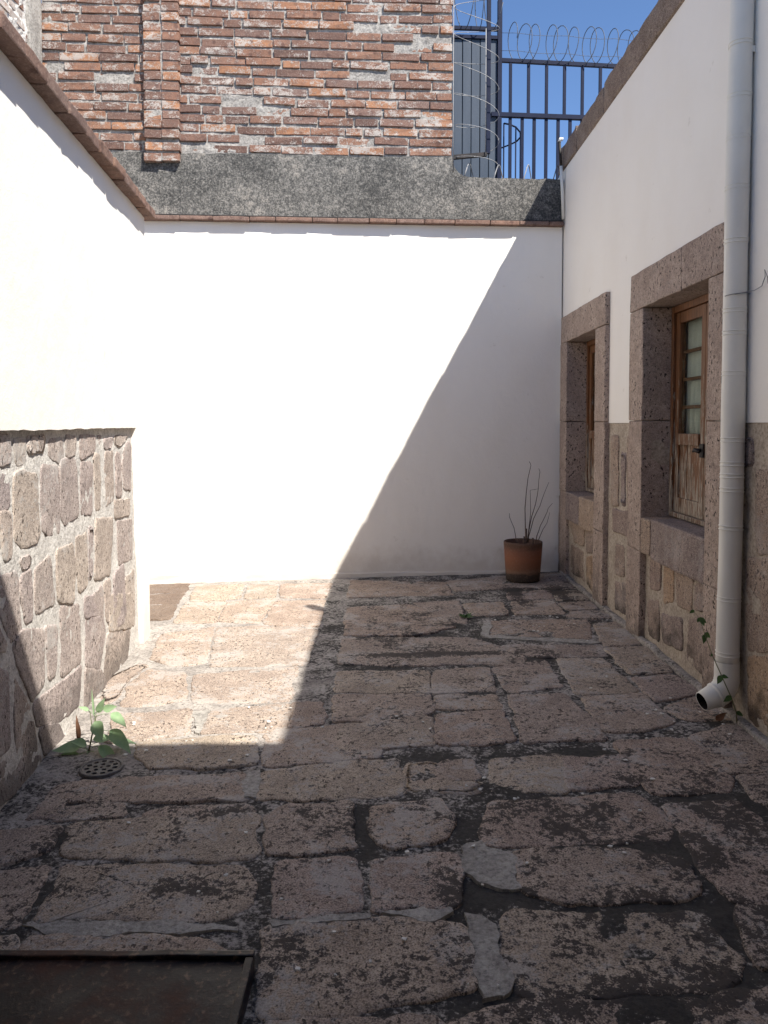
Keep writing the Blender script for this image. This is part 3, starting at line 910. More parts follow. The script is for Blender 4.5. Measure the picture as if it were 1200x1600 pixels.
while y > -2.3:                                              # the rubble goes on beside and behind the camera
    w = rs2.uniform(.22, .4); z = -.05
    while z < 1.3:
        h = min(rs2.uniform(.25, .5), 1.44 - z)
        v, f = stone_vf([(y - w + .02, z + .02), (y - .02, z + .03), (y - .03, z + h - .02), (y - w + .03, z + h - .03)], T_left, -.026, -.07, .04, .012, .008, .015, y * 3 + z, 8)
        add('stone', v, f, 'rubble', lw, True)
        z += h
    y -= w
y = 5.66; i = 0
while y > -2.3:
    rs2 = random.Random(i + 300)
    w = rs2.uniform(.24, .33)
    v, f = rough_box((y - w + .003, 2.986 + rs2.uniform(-.003, .003), -.34), (y - .003, 3.052 + rs2.uniform(-.006, .006), .072 + rs2.uniform(-.009, .009)), .010, 4, .006, i * 2.3, T_left)
    add('coping_brick', v, f, 'coping', lw)
    y -= w; i += 1

# ------------------------------------------------------------------ house on the right
house = empty('house', (1.95, 3.5, 0), 'white rendered house wall on the right with stone window surrounds and stone base', 'house')
W_NEAR = (4.21, 5.26); W_FAR = (6.45, 7.45)
SURR = {'n': (3.92, 5.546), 'f': (6.154, 7.71)}
holes = [(3.93, 5.536, 0, 2.54), (6.164, 7.70, 0, 2.54)]
us = [-2.5, 3.93, 5.536, 6.164, 7.70, 8.10]
v, f = wall_cells_vf(us, [1.505, 2.54, 4.03], holes, T_right, -.42, 0)
add('plaster', v, f, 'plaster', house)
holes2 = [(W_NEAR[0] - .004, W_NEAR[1] + .004, .70, 2), (W_FAR[0] - .004, W_FAR[1] + .004, .70, 2)]
us2 = [-2.5, holes2[0][0], holes2[0][1], holes2[1][0], holes2[1][1], 8.10]
v, f = wall_cells_vf(us2, [-.2, .70, 1.502], holes2, T_right, -.42, -.034)
add('masonry_core', v, f, 'house_mortar', house)
def hh(a, b): return -.006 + noise.noise(Vector((a * 7, b * 7, 1))) * .007 + noise.noise(Vector((a * 24, b * 24, 2))) * .005
parts = [sheet_vf(5.53, 6.17, -.05, 1.503, .03, T_right, hh), sheet_vf(-2.5, 3.93, -.05, 1.503, .03, T_right, hh),
         sheet_vf(4.19, 5.28, -.05, .66, .03, T_right, hh), sheet_vf(6.43, 7.47, -.05, .66, .03, T_right, hh)]
v, f = join(parts)
add('mortar_bed', v, f, 'house_mortar', house, True)
for i, poly in enumerate(RIGHT_STONES):
    rs2 = random.Random(i + 70)
    v, f = stone_vf(poly, T_right, .001 + rs2.uniform(-.004, .005), -.05, .018, .012, .005, .006, i * 2.7 + .9, 8, grow=.008)
    add('stone', v, f, 'house_stone', house, True)
rs2 = random.Random(15)
y = 2.95
while y > -2.3:
    w = rs2.uniform(.25, .42); z = -.02
    while z < 1.35:
        h = min(rs2.uniform(.2, .45), 1.49 - z)
        v, f = stone_vf([(y - w + .02, z + .02), (y - .02, z + .03), (y - .03, z + h - .02), (y - w + .03, z + h - .03)], T_right, -.004, -.05, .04, .012, .008, .014, y * 3 + z, 8)
        add('stone', v, f, 'house_stone', house, True)
        z += h
    y -= w
def block(name, y0, y1, z0, z1, x_out, x_in, seed, mat='cut_stone', amp=.004, bev=.008):
    v, f = rough_box((y0 + .002, z0 + .002, 1.8 - x_in), (y1 - .002, z1 - .002, 1.8 - x_out), bev, 3, amp, seed, T_right)
    return add(name, v, f, mat, house)
OUT = 1.762; RIN = 2.02
for key, (a, b) in (('n', W_NEAR), ('f', W_FAR)):
    o0, o1 = SURR[key]
    sd = 1 if key == 'n' else 40
    jn = 4.60 if key == 'n' else 6.95
    block('lintel_block', o0, jn, 2.29, 2.552, OUT, RIN, sd)
    block('lintel_block', jn, o1, 2.29, 2.552, OUT + .001, RIN, sd + 1)
    for (p, q, zs) in ((o0, a, (.02, .62, 1.515, 2.289)), (b, o1, (.0, .62 if key == 'n' else .84, 1.52, 2.289))):
        for t in range(3):
            block('jamb_block', p, q, zs[t], zs[t + 1], OUT + (.0015 if t % 2 else -.0005) + (.012 if t == 0 and key == 'f' and p > 7 else 0), RIN, sd + 3 + t + p)
    zt = .868
    if key == 'n':
        block('sill_block', a, 5.08, .60, zt, OUT + .004, RIN + .1, sd + 9, 'house_stone', .009, .016)
        block('sill_block', 5.08, b, .61, zt - .003, OUT + .002, RIN + .1, sd + 10, 'house_stone', .009, .016)
    else:
        block('sill_block', a, 6.95, .56, zt - .02, OUT + .004, RIN + .1, sd + 9, 'house_stone', .008, .014)
        block('sill_block', 6.95, b, .57, zt - .022, OUT + .002, RIN + .1, sd + 10, 'house_stone', .008, .014)
# mortar fillet along the wall foot
v, f = rough_box((3.0, -.05, -.01), (7.66, .026, .040), .012, 6, .016, 21, T_right)
add('foot_fillet', v, f, 'floor_mortar', house)
# stub of stone at the very corner
v, f = rough_box((7.70, -.05, -.02), (7.76, .78, .03), .010, 4, .008, 31, T_right)
add('corner_stone', v, f, 'house_stone', house)
# parapet blocks
ys = [-2.5, -1.6, -.72, .17, 1.06, 1.95, 2.84, 3.73, 4.62, 5.5, 6.39, 7.25, 7.98]
for i in range(len(ys) - 1):
    v, f = rough_box((ys[i] + .003, 4.032, -.26), (ys[i + 1] - .003, 4.262 + .012 * math.sin(i * 2.3), .014 + .006 * math.sin(i * 4.1)), .016, 5, .011, i * 5.7, T_right)
    add('parapet_block', v, f, 'parapet', house)
# shell of the house behind
parts = [box_vf((2.21, -2.5, 3.6), (6.0, 8.1, 3.75)), box_vf((6.0, -2.5, -.2), (6.2, 8.1, 3.95)), box_vf((2.221, -2.5, -.2), (6.0, -2.3, 3.6)), box_vf((2.221, 7.9, -.2), (6.0, 8.1, 3.6)), box_vf((2.221, -2.3, -.2), (6.0, 7.9, -.1))]
v, f = join(parts)
add('room_shell', v, f, 'room', house)

def window(a, b, zb, zt, xf, far=False):
    """two glazed leaves over boarded panels in a timber frame; xf = outer face"""
    def bx(y0, y1, z0, z1, x0, x1, s, bev=.004, amp=.0012): return rough_box((y0, z0, 1.8 - x1), (y1, z1, 1.8 - x0), bev, 2, amp, s, T_right)
    fr = [bx(a + .004, a + .045, zb, zt, xf, xf + .07, 1), bx(b - .045, b - .004, zb, zt, xf, xf + .07, 2), bx(a + .047, b - .047, zt - .045, zt, xf + .001, xf + .07, 3), bx(a + .047, b - .047, zb, zb + .03, xf + .001, xf + .07, 4)]
    v, f = join(fr)
    w = add('window', v, f, 'wood', house)
    mid = (a + b) / 2
    for y0, y1 in ((a + .048, mid - .002), (mid + .002, b - .048)):
        z0, z1 = zb + .033, zt - .048
        x = xf + .018
        zr = 1.36
        sw = .062
        P = [bx(y0, y0 + sw, z0, z1, x, x + .04, y0), bx(y1 - sw, y1, z0, z1, x, x + .04, y1),
             bx(y0 + sw, y1 - sw, z1 - .07, z1, x + .002, x + .038, 7), bx(y0 + sw, y1 - sw, z0, z0 + .10, x + .002, x + .038, 8),
             bx(y0 + sw - .001, y1 - sw + .001, zr, zr + .075, x - .012, x + .038, 9)]
        v, f = join(P)
        add('leaf_frame', v, f, 'wood', w)
        ya, yb = y0 + sw, y1 - sw
        n = 3
        for k in range(n):
            p0 = ya + (yb - ya) * k / n; p1 = ya + (yb - ya) * (k + 1) / n
            v, f = bx(p0 + .0015, p1 - .0015, z0 + .10, zr, x + .012 + .002 * (k % 2), x + .03, k + y0, .004)
            add('board', v, f, 'wood', w)
        gz0, gz1 = zr + .075, z1 - .07
        v, f = box_vf((x + .018, ya, gz0), (x + .022, yb, gz1))
        add('pane', v, f, 'glass', w)
        for k in range(1, 4):
            zz = gz0 + (gz1 - gz0) * k / 4 - .01
            v, f = bx(ya, yb, zz - .011, zz + .011, x + .024, x + .04, k, .003)
            add('glazing_bar', v, f, 'wood', w)
    v, f = join([tube_vf([(xf + .02, mid + .02, 1.335), (xf - .025, mid + .02, 1.335)], .012, 8), tube_vf([(xf - .025, mid + .05, 1.33), (xf - .03, mid + .02, 1.338), (xf - .028, mid - .035, 1.325)], [.010, .013, .009], 8), rough_box((mid - .012, 1.29, 1.8 - xf - .017), (mid + .045, 1.375, 1.8 - xf - .006), .003, 0, 0, 0, T_right)])
    add('latch', v, f, 'black', w, True)
    return w
window(W_NEAR[0], W_NEAR[1], .872, 2.288, 1.955)
window(W_FAR[0], W_FAR[1], .852, 2.288, 1.955, True)

def curtain(y0, y1, label):
    n = 60
    V, F = [], []
    for j, z in enumerate((1.30, 1.6, 1.9, 2.27)):
        for i in range(n + 1):
            y = y0 + (y1 - y0) * i / n
            a = y * 75 + .4 * math.sin(y * 20)
            amp = .013 * (1.2 - .15 * j)
            V.append((2.042 + amp * math.sin(a + .25 * j), y + .01 * math.sin(z * 4 + y * 9), z))
    m = n + 1
    for j in range(3):
        for i in range(n): F.append((j * m + i, j * m + i + 1, (j + 1) * m + i + 1, (j + 1) * m + i))
    o = add('curtain', V, F, 'cloth', None, True)
    tag(o, label, 'curtain', 'curtains behind the house windows')
    md = o.modifiers.new('thickness', 'SOLIDIFY'); md.thickness = .002
curtain(4.24, 5.17, 'pale gathered curtain behind the panes of the window nearer the drainpipe')
curtain(6.50, 7.02, 'pale curtain behind the dark panes of the window in the far corner')

# ------------------------------------------------------------------ roof over the camera: it shades the near paving
v, f = join([box_vf((-3.0, -2.9, 4.30), (2.4, 1.0, 4.50)), box_vf((-3.0, -2.9, -.3), (2.4, -2.6, 4.30))])
tag(add('gallery_roof', v, f, 'plaster'), kind='structure')
# roof terrace carrying gate and fence
v, f = box_vf((.2, 8.12, 3.3), (7.5, 14, 3.6))
v2, f2 = box_vf((-3.3, 8.12, -.3), (7.5, 14, 3.29))
v, f = join([(v, f), (v2, f2)])
tag(add('roof_terrace', v, f, 'cement'), kind='structure')

# ------------------------------------------------------------------ drainpipe
dp = empty('drainpipe', (1.735, 3.84, 0), 'thick white drainpipe with a bent spout standing beside the nearer window', 'drainpipe')
def px_at(z): return (1.735 + .004 * z + .004 * math.sin(z * 1.7), 3.84)
zs = [.27 + k * .06 for k in range(70)]
prof = [(px_at(z)[0], px_at(z)[1], z) for z in zs]
v, f = tube_vf(prof, [.0555 + .0008 * math.sin(z * 5) + .0005 * math.sin(z * 13) for z in zs], 36)
add('pipe', v, f, 'pvc', dp, True)
for z in (.34, .62, .98, 1.17, 1.24, 1.30, 1.42, 1.75, 1.95, 2.06, 2.40, 2.66, 2.90, 3.10, 3.35, 3.65, 3.9):
    x, y = px_at(z)
    P = []
    for dz in (-.009, .009):
        P.append(lathe_vf([(.054, -.004), (.0578, -.002), (.0583, 0), (.0578, .002), (.054, .004)], (x, y, z + dz), 36))
    v, f = join(P)
    add('rib', v, f, 'pvc', dp, True)
path = [(1.736, 3.84, .30), (1.736, 3.838, .24)]
for k in range(9):
    a = R(90 * k / 8 * .80)
    path.append((1.736 - .075 * (1 - math.cos(a)), 3.838 - .02 * (1 - math.cos(a)), .215 - .085 * math.sin(a)))
lx, ly, lz = path[-1]
path += [(lx - .03, ly - .006, lz - .012), (lx - .085, ly - .018, lz - .030)]
rad = [.060, .060] + [.060 + (.0016 if k % 2 else 0) for k in range(9)] + [.056, .047]
v, f = tube_vf(path, rad, 36, cap=False)
n = len(path)
iv, jf = tube_vf(path, [r - .004 for r in rad], 36, cap=False)
k0 = len(v)
V = list(v) + list(iv); F = list(f)
for k in range(36): F.append(((n - 1) * 36 + k, (n - 1) * 36 + (k + 1) % 36, k0 + (n - 1) * 36 + (k + 1) % 36, k0 + (n - 1) * 36 + k))
sp_o = add('spout', V, F, 'pvc', dp, True)
add('spout_bore_shade', iv, jf, 'black', sp_o, True)  # bore coloured black to stand for the shade inside the pipe
a = Vector(path[-3]); b = Vector(path[-2])
d = (b - a).normalized()
v, f = tube_vf([a, a + d * .006, a + d * .012, a + d * .018], [.058, .0635, .0635, .058], 36)
add('collar', v, f, 'pvc', dp, True)
v, f = join([box_vf((1.735, 3.80, 3.3), (1.80, 3.805, 3.33)), box_vf((1.735, 3.875, 3.3), (1.80, 3.88, 3.33))])
add('bracket', v, f, 'pvc', dp)
# tie wire
P = []
for k in range(41):
    t = k / 40
    an = R(150 - 320 * t)
    P.append((1.7445 + .060 * math.cos(an), 3.84 + .060 * math.sin(an) * 1.0, 2.16 - .03 * t))
P += [(1.78, 3.72, 2.14), (1.785, 3.66, 2.15), (1.79, 3.64, 2.19), (1.782, 3.63, 2.22), (1.79, 3.615, 2.18), (1.785, 3.60, 2.15), (1.79, 3.59, 2.21), (1.78, 3.575, 2.25)]
v, f = tube_vf(P, .0022, 6)
tag(add('tie_wire', v, f, 'wire', None, True), 'thin tie wire looped round the drainpipe with a curled loose end', 'wire')

# thin conduit in the far corner
cd = empty('conduit', (1.77, 7.70, 3.5), 'thin white conduit with black upper end in the far corner under the parapet', 'conduit')
v, f = tube_vf([(1.783, 7.73, 3.53), (1.770, 7.73, 3.8), (1.755, 7.73, 4.05)], .016, 10)
add('pipe', v, f, 'pvc', cd, True)
v, f = tube_vf([(1.755, 7.73, 4.051), (1.735, 7.73, 4.29)], .014, 10)
add('upper_pipe', v, f, 'black', cd, True)
v, f = tube_vf([(1.735, 7.73, 4.285), (1.748, 7.73, 4.315), (1.77, 7.73, 4.31)], .018, 10)
add('cap', v, f, 'pvc', cd, True)

# ------------------------------------------------------------------ flower pot and dead plant
PC = (1.335, 7.33)
pz = floor_z(PC[0]) + .006
prof = [(.150, 0), (.158, .006), (.163, .05), (.171, .16), (.178, .27), (.182, .335), (.184, .355), (.184, .372), (.178, .378), (.170, .374), (.166, .33), (.160, .30)]
v, f = lathe_vf(prof, (PC[0], PC[1], pz), 56)
pot = empty('flower_pot', (PC[0], PC[1], pz), 'round terracotta flower pot with dark foot standing in the far right corner', 'flower pot')
add('pot_body', v, f, 'pot', pot, True, (PC[0], PC[1], pz))
V = [(PC[0], PC[1], pz + .332)]; F = []
for k in range(32):
    a = 2 * math.pi * k / 32
    V.append((PC[0] + .1675 * math.cos(a), PC[1] + .1675 * math.sin(a), pz + .322 + .006 * math.sin(k * 2.3)))
for k in range(32): F.append((0, 1 + k, 1 + (k + 1) % 32))
add('soil', V, F, 'soil', pot, True)
dead = empty('dead_plant', (PC[0], PC[1], pz + .33), 'leafless dead plant of thin dark twigs in the terracotta pot', 'plant')
K = .001028
STEMS = [
    ([(487, 880), (484, 740), (480, 560), (490, 420), (505, 280), (535, 160), (515, 125)], .0055, .02),
    ([(500, 880), (505, 830), (530, 600), (525, 480), (522, 390), (590, 376)], .004, -.03),
    ([(505, 880), (510, 800), (540, 640), (575, 520), (600, 380), (615, 220), (605, 190)], .005, .01),
    ([(510, 880), (515, 830), (560, 660), (620, 540), (660, 430), (705, 320)], .0048, .05),
    ([(578, 900), (590, 820), (620, 720), (670, 620), (690, 560), (730, 510)], .0045, -.02),
    ([(598, 900), (610, 850), (650, 760), (690, 700), (715, 600)], .0042, .04),
    ([(398, 890), (392, 820), (375, 740), (335, 640), (333, 605)], .0042, .0)]
for q, (pts, r, dy) in enumerate(STEMS):
    P = []
    for i, (a, b) in enumerate(pts):
        P.append((PC[0] + (a - 466) * K, PC[1] + dy * i / len(pts) - .02 + .004 * math.sin(i * 3 + q), pz + .355 + (890 - b) * K))
    fine = []
    for i in range(len(P) - 1):
        for t in (0, .5): fine.append(Vector(P[i]).lerp(Vector(P[i + 1]), t) + noise.noise_vector(Vector((i + t, q * 3, 1)) * 2.1) * .004)
    fine.append(Vector(P[-1]))
    v, f = tube_vf(fine, [r * (1 - .62 * i / (len(fine) - 1)) for i in range(len(fine))], 7)
    add('twig', v, f, 'twig', dead, True)
for a, z1, r in ((488, .145, .011), (405, .035, .010), (551, .055, .010), (470, .07, .008)):
    x = PC[0] + (a - 466) * K
    v, f = tube_vf([(x, PC[1] - .02, pz + .31), (x + .003, PC[1] - .02, pz + .35), (x + .002, PC[1] - .022, pz + .355 + z1)], [r, r * .95, r * .9], 8)
    add('stump', v, f, 'twig', dead, True)

# ------------------------------------------------------------------ leafy weed by the drain
def leaf_vf(base, tip, width, up, fold=.18, droop=.10, n=9):
    base = Vector(base); tip = Vector(tip); d = tip - base; L = d.length; d.normalize()
    up = Vector(up); up = (up - d * up.dot(d)).normalized(); side = d.cross(up)
    V, F = [], []
    for i in range(n + 1):
        t = i / n
        w = width * .5 * (math.sin(math.pi * min(1, t ** .75)) ** .9) * (1.12 - .5 * t) * (1 if t < 1 else 0)
        if t == 0: w = width * .06
        c = base + d * (L * t) - up * (droop * L * t * t)
        wob = .05 * width * math.sin(t * 11)
        V += [c - side * (w + wob * .4) + up * fold * w, c - side * w * .5 + up * fold * w * .35, c, c + side * w * .5 + up * fold * w * .35, c + side * (w - wob * .4) + up * fold * w]
    for i in range(n):
        for k in range(4):
            a = i * 5 + k
            F.append((a, a + 1, a + 6, a + 5))
    return V, F
wx, wy = -1.405, 3.585
wz = floor_z(wx)
wd = empty('weed', (wx, wy, wz), 'leafy sage green weed growing at the wall foot beside the round drain', 'plant')
S = 1 / 2350.0
def wp(a, b, dy): return Vector((wx + (a - 520) * S, wy + dy, wz + (775 - b) * S * 1.02))
v, f = tube_vf([wp(520, 790, 0), wp(545, 690, -.003), wp(575, 540, .0), wp(600, 420, .005), wp(612, 370, .005)], [.0045, .004, .0035, .003, .002], 8)
add('stem', v, f, 'stalk', wd, True)
v, f = tube_vf([wp(560, 500, .005), wp(545, 400, .01), wp(540, 355, .012), wp(510, 325, .015)], .0018, 6)
add('stem', v, f, 'stalk', wd, True)
LV = [  # base, tip (zoomed position), dy base, dy tip, width in m
    ((430, 720), (205, 715), .0, -.035, .062), ((440, 790), (185, 830), -.02, -.05, .055), ((510, 690), (400, 610), -.01, -.045, .048), ((520, 780), (560, 900), -.03, -.085, .052),
    ((650, 700), (890, 835), -.01, -.07, .058), ((770, 530), (995, 680), .0, -.05, .062), ((610, 430), (710, 555), -.01, -.055, .058), ((780, 350), (945, 440), .005, -.03, .046),
    ((690, 310), (820, 275), .005, .0, .036), ((625, 345), (700, 205), .008, -.005, .034), ((575, 640), (740, 640), .0, .03, .050), ((520, 330), (430, 285), .015, .01, .020),
    ((590, 380), (570, 130), .004, .0, .010), ((735, 660), (985, 700), .02, .03, .045), ((400, 740), (350, 700), .01, .03, .05), ((500, 800), (350, 880), -.02, -.05, .035), ((600, 800), (860, 840), .01, .0, .045)]
for i, (a, b, d0, d1, w) in enumerate(LV):
    A = wp(*a, d0); B = wp(*b, d1)
    up = (.15 * math.sin(i * 2), -.55 + .2 * math.sin(i * 5), 1) if i not in (8, 9, 12) else (.2, -1, .4)
    v, f = leaf_vf(A, A + (B - A) * 1.22, w * 1.12, up, .22 + .2 * math.sin(i * 1.9) ** 2, (.06 if i < 8 else .0) + .12 * math.sin(i * 2.7) ** 2)
    ra = wp(545 if a[1] > 560 else 590, min(a[1] + 40, 770), 0)
    t = tube_vf([ra, (ra + A) / 2 + Vector((0, 0, .006)), A + (B - A) * .08], .0014, 5)
    v, f = join([(v, f), t])
    add('leaf', v, f, 'leaf', wd, True)
v, f = leaf_vf(wp(420, 660, .0), wp(385, 370, .01), .024, (.6, -1, 0), .5, .05)
add('dry_leaf', v, f, 'dry_leaf', wd, True)['label'] = 'curled dry brown leaf'

# thin weed by the drainpipe
w2 = empty('weed', (1.76, 3.79, 0), 'thin straggling weed leaning across the drainpipe spout', 'plant')
path = [(1.765, 3.78, .0), (1.745, 3.745, .07), (1.712, 3.73, .15), (1.675, 3.76, .25), (1.645, 3.80, .34), (1.63, 3.86, .43), (1.62, 3.90, .50), (1.60, 3.92, .53)]
v, f = tube_vf(path, [.0032, .003, .0028, .0026, .0022, .002, .0016, .001], 7)
add('stem', v, f, 'stalk', w2, True)
rs = random.Random(4)
for p, s, dx in ((3, .05, -.03), (3, .035, .03), (4, .02, -.02), (5, .05, -.012), (5, .045, .02), (6, .045, .03), (6, .05, .012), (6, .03, -.02), (7, .03, -.03), (2, .05, -.02), (1, .04, .04)):
    A = Vector(path[p]) + Vector((0, 0, .01 * rs.random())); B = A + Vector((dx, rs.uniform(-.02, .01), rs.uniform(-.055, -.005) * s / .04))
    v, f = leaf_vf(A, A + (B - A).normalized() * s, s * .62, (rs.uniform(-.3, .3), -1, .4), .2, .05, 6)
    add('leaf', v, f, 'weed', w2, True)
v, f = leaf_vf((1.66, 3.78, .02), (1.70, 3.75, .07), .035, (-.3, -1, .2), .25, 0, 6)
add('dry_leaf', v, f, 'dry_leaf', w2, True)
# tiny tuft between the slabs
w3 = empty('weed', (.64, 5.97, floor_z(.64)), 'tiny green tuft growing in a joint of the shaded paving', 'plant')
for k in range(14):
    a = k * 2.4
    A = Vector((.64 + .012 * math.cos(a), 5.97 + .012 * math.sin(a), floor_z(.64)))
    r = rs.uniform(.03, .065)
    B = A + Vector((r * math.cos(a), r * math.sin(a) * .7, rs.uniform(.015, .05)))
    v, f = leaf_vf(A, B, .022, (0, -.4, 1), .2, .1, 5)
    add('leaf', v, f, 'weed', w3, True)

# ------------------------------------------------------------------ round drain grate
dc = Vector((-1.275, 3.40, floor_z(-1.275) + .0015))
gr = empty('drain_grate', dc, 'round iron drain grate with many holes set in the paving by the left wall', 'drain')
bm = bmesh.new()
def ring(cx, cy, r, n):
    vs = [bm.verts.new((cx + r * math.cos(2 * math.pi * k / n), cy + r * math.sin(2 * math.pi * k / n), 0)) for k in range(n)]
    return [bm.edges.new((vs[k], vs[(k + 1) % n])) for k in range(n)]
E = ring(0, 0, .082, 48)
for k in range(11): E += ring(.062 * math.cos(k * 2 * math.pi / 11), .062 * math.sin(k * 2 * math.pi / 11), .0118, 10)
for k in range(5): E += ring(.030 * math.cos(k * 2 * math.pi / 5 + .4), .030 * math.sin(k * 2 * math.pi / 5 + .4), .0105, 10)
bmesh.ops.triangle_fill(bm, use_beauty=True, edges=E, normal=(0, 0, 1))
r = bmesh.ops.extrude_face_region(bm, geom=list(bm.faces), use_keep_orig=True)
for e in r['geom']:
    if isinstance(e, bmesh.types.BMVert): e.co.z -= .008
bm.verts.index_update()
V = [v.co + dc + Vector((0, 0, .006)) for v in bm.verts]; F = [tuple(v.index for v in q.verts) for q in bm.faces]
bm.free()
add('grate_plate', V, F, 'grate', gr)
v, f = lathe_vf([(.084, -.01), (.084, .007), (.086, .009), (.093, .009), (.095, .004), (.095, -.01)], dc, 48)
f = f[:-2]
add('rim', v, f, 'grate', gr, True)
v, f = lathe_vf([(.0835, -.006), (.0835, -.0058)], dc, 40)
add('well_dark_disc', v, f, 'black', gr)  # flat black disc painted as the dark depth below the holes
screw = lathe_vf([(.006, .006), (.006, .0085), (.003, .009)], dc, 12)
add('screw', *screw, 'black', gr)

# ------------------------------------------------------------------ iron hatch cover
hz = -.045
ht = empty('hatch_cover', (-.9, 1.5, hz), 'dark rusty iron hatch cover lying on the paving in the near left corner', 'hatch')
x0, x1, y0, y1 = -1.33, -.365, 1.05, 2.105
v, f = rough_box((x0 + .02, y0 + .02, hz), (x1 - .02, y1 - .02, hz + .048), .004, 4, .003, 2)
add('plate', v, f, 'iron', ht)
for a, b in (((x0, y1 - .024, hz - .01), (x1, y1, hz + .062)), ((x0, y0, hz - .01), (x1, y0 + .024, hz + .062)), ((x1 - .022, y0 + .026, hz - .01), (x1 + .001, y1 - .026, hz + .060)), ((x0 - .001, y0 + .026, hz - .01), (x0 + .022, y1 - .026, hz + .060))):
    v, f = rough_box(a, b, .004, 4, .003, a[0] + a[1])
    add('rim_bar', v, f, 'iron', ht)
v, f = tube_vf([(-.80, 1.35, hz + .04), (-.80, 1.35, hz + .075), (-.78, 1.35, hz + .085), (-.66, 1.35, hz + .085), (-.64, 1.35, hz + .075), (-.64, 1.35, hz + .04)], .007, 8)
add('lifting_ring', v, f, 'iron', ht, True)

# ------------------------------------------------------------------ gate, fence and razor wire on the roof
def T_f(s, z, h): return Vector((.99805 * s + .0624 * h, 9.40 + .0624 * s - .99805 * h, z))
def fbox(s0, s1, z0, z1, h0, h1): 
    v, f = box_vf((s0, z0, h0), (s1, z1, h1)); return [T_f(*p) for p in v], f
TZ = 3.6
gate = empty('metal_gate', T_f(.9, TZ, 0), 'slate blue sheet metal gate on the roof beside the brick wall', 'gate')
for k in range(9):
    a = .41 + .1075 * k
    v, f = rough_box((a + .004, TZ + .05, -.02), (a + .1035, 6.13, .0 + (.004 if k % 2 else 0)), .006, 0, .0, 0, T_f)
    add('board', v, f, 'sheet', gate)
v, f = fbox(.405, 1.374, TZ + .05, 6.13, -.032, -.021)
add('backing_sheet', v, f, 'blue', gate)
v, f = join([fbox(.36, 1.37, 6.13, 6.17, -.03, .025), fbox(.36, 1.37, TZ + .0, TZ + .05, -.03, .02), fbox(.36, .404, TZ, 6.13, -.03, .02), fbox(1.375, 1.425, TZ, 6.60, -.03, .03)])
add('gate_frame', v, f, 'blue', gate)
v, f = fbox(.36, 1.374, 6.235, 6.275, -.02, .02)
add('top_rail', v, f, 'blue', gate)
fence = empty('bar_fence', T_f(2.2, TZ, 0), 'dark blue iron bar fence on the roof against the sky', 'fence')
def ft(s): return 5.89 - .022 * (s - 1.4)
v, f = prism_vf([(1.427, ft(1.427) - .022), (4.2, ft(4.2) - .022), (4.2, ft(4.2) + .022), (1.427, ft(1.427) + .022)], T_f, -.02, .02)
add('top_rail', v, f, 'blue', fence)
v, f = prism_vf([(1.30, 5.215), (4.2, 5.185), (4.2, 5.235), (1.30, 5.265)], T_f, -.021, .034)
add('middle_rail', v, f, 'blue', fence)
for k in range(13):
    s = 1.535 + .222 * k
    v, f = fbox(s - .017, s + .017, 5.262 - .0103 * (s - 1.3), ft(s) - .021, -.015, .015)
    add('bar', v, f, 'blue', fence)
for k in range(18):
    s = 1.535 + .148 * k
    v, f = fbox(s - .018, s + .018, TZ, 5.214 - .0103 * (s - 1.3), -.015, .015)
    add('bar', v, f, 'blue', fence)
sr = empty('stair_railing', (1.5, 10.4, TZ), 'small curved stair railing of thin blue bars behind the roof fence', 'railing')
RP = [Vector(q) for q in ((1.53, 9.98, 5.33), (1.60, 9.95, 5.305), (1.68, 9.96, 5.275), (1.75, 10.04, 5.24), (1.77, 10.14, 5.215), (1.74, 10.25, 5.20), (1.66, 10.33, 5.185), (1.55, 10.40, 5.165), (1.40, 10.45, 5.14))]
v, f = tube_vf(RP, .011, 6); add('handrail', v, f, 'blue', sr, True)
for q in (0, 2, 4, 6, 7):
    p = RP[q]; v, f = tube_vf([p, (p.x, p.y, TZ)], .009, 6); add('baluster', v, f, 'blue', sr, True)

def coil(fn, a0, a1, n, rad, name, mat, label, barb=.03):
    P = [fn(a0 + (a1 - a0) * i / n) for i in range(n + 1)]
    parts = [tube_vf(P, rad, 5)]
    rs3 = random.Random(len(P))
    i = 2
    while i < n - 1:
        d = (P[i + 1] - P[i]).normalized(); u = d.orthogonal().normalized()
        p = P[i]
        parts.append(([p - d * .012, p + u * .011, p + d * .012, p - u * .011], [(0, 1, 2, 3)]))
        i += rs3.randrange(3, 6)
    V, F = join(parts)
    o = add(name, V, F, mat, None, True)
    tag(o, label, 'razor wire', 'razor wire coils')
W = 2 * math.pi
def wob(t, s): return 1 + .13 * noise.noise(Vector((t * .6, s, 0)))
coil(lambda t: T_f(1.50 + .155 * t / W + .035 * math.sin(t * .37) + .085 * math.cos(t), 6.10 - .022 * t * .155 / W + .225 * math.sin(t) * wob(t, 1), .02 + .10 * math.cos(t)), 0, W * 17, 17 * 20, .005, 'razor_wire', 'dark_wire', 'looping razor wire coil along the top of the blue roof fence')
coil(lambda t: T_f(.40 + .20 * t / W + .05 * math.sin(t * .4), 6.48 + .24 * math.sin(t) * wob(t, 2), .02 + .16 * math.cos(t)), 0, W * 5, 5 * 22, .0055, 'razor_wire', 'dark_wire', 'razor wire coil above the slate blue gate')
coil(lambda t: T_back(.925 + .225 * math.cos(t) * wob(t, 3), 4.02 + .285 * t / W + .05 * math.sin(t * .9 + .7), -.05 + .07 * math.sin(t)), 0, W * 6, 6 * 26, .0032, 'razor_wire', 'wire', 'pale upright razor wire coil hanging at the end of the brick wall')
coil(lambda t: T_back(.80 + .30 * t / W, 3.955 + .155 * math.sin(t) * wob(t, 4), -.13 + .12 * math.cos(t)), 0, W * 3.3, 80, .0058, 'razor_wire', 'wire', 'low pale razor wire coil along the top of the grey cement band')
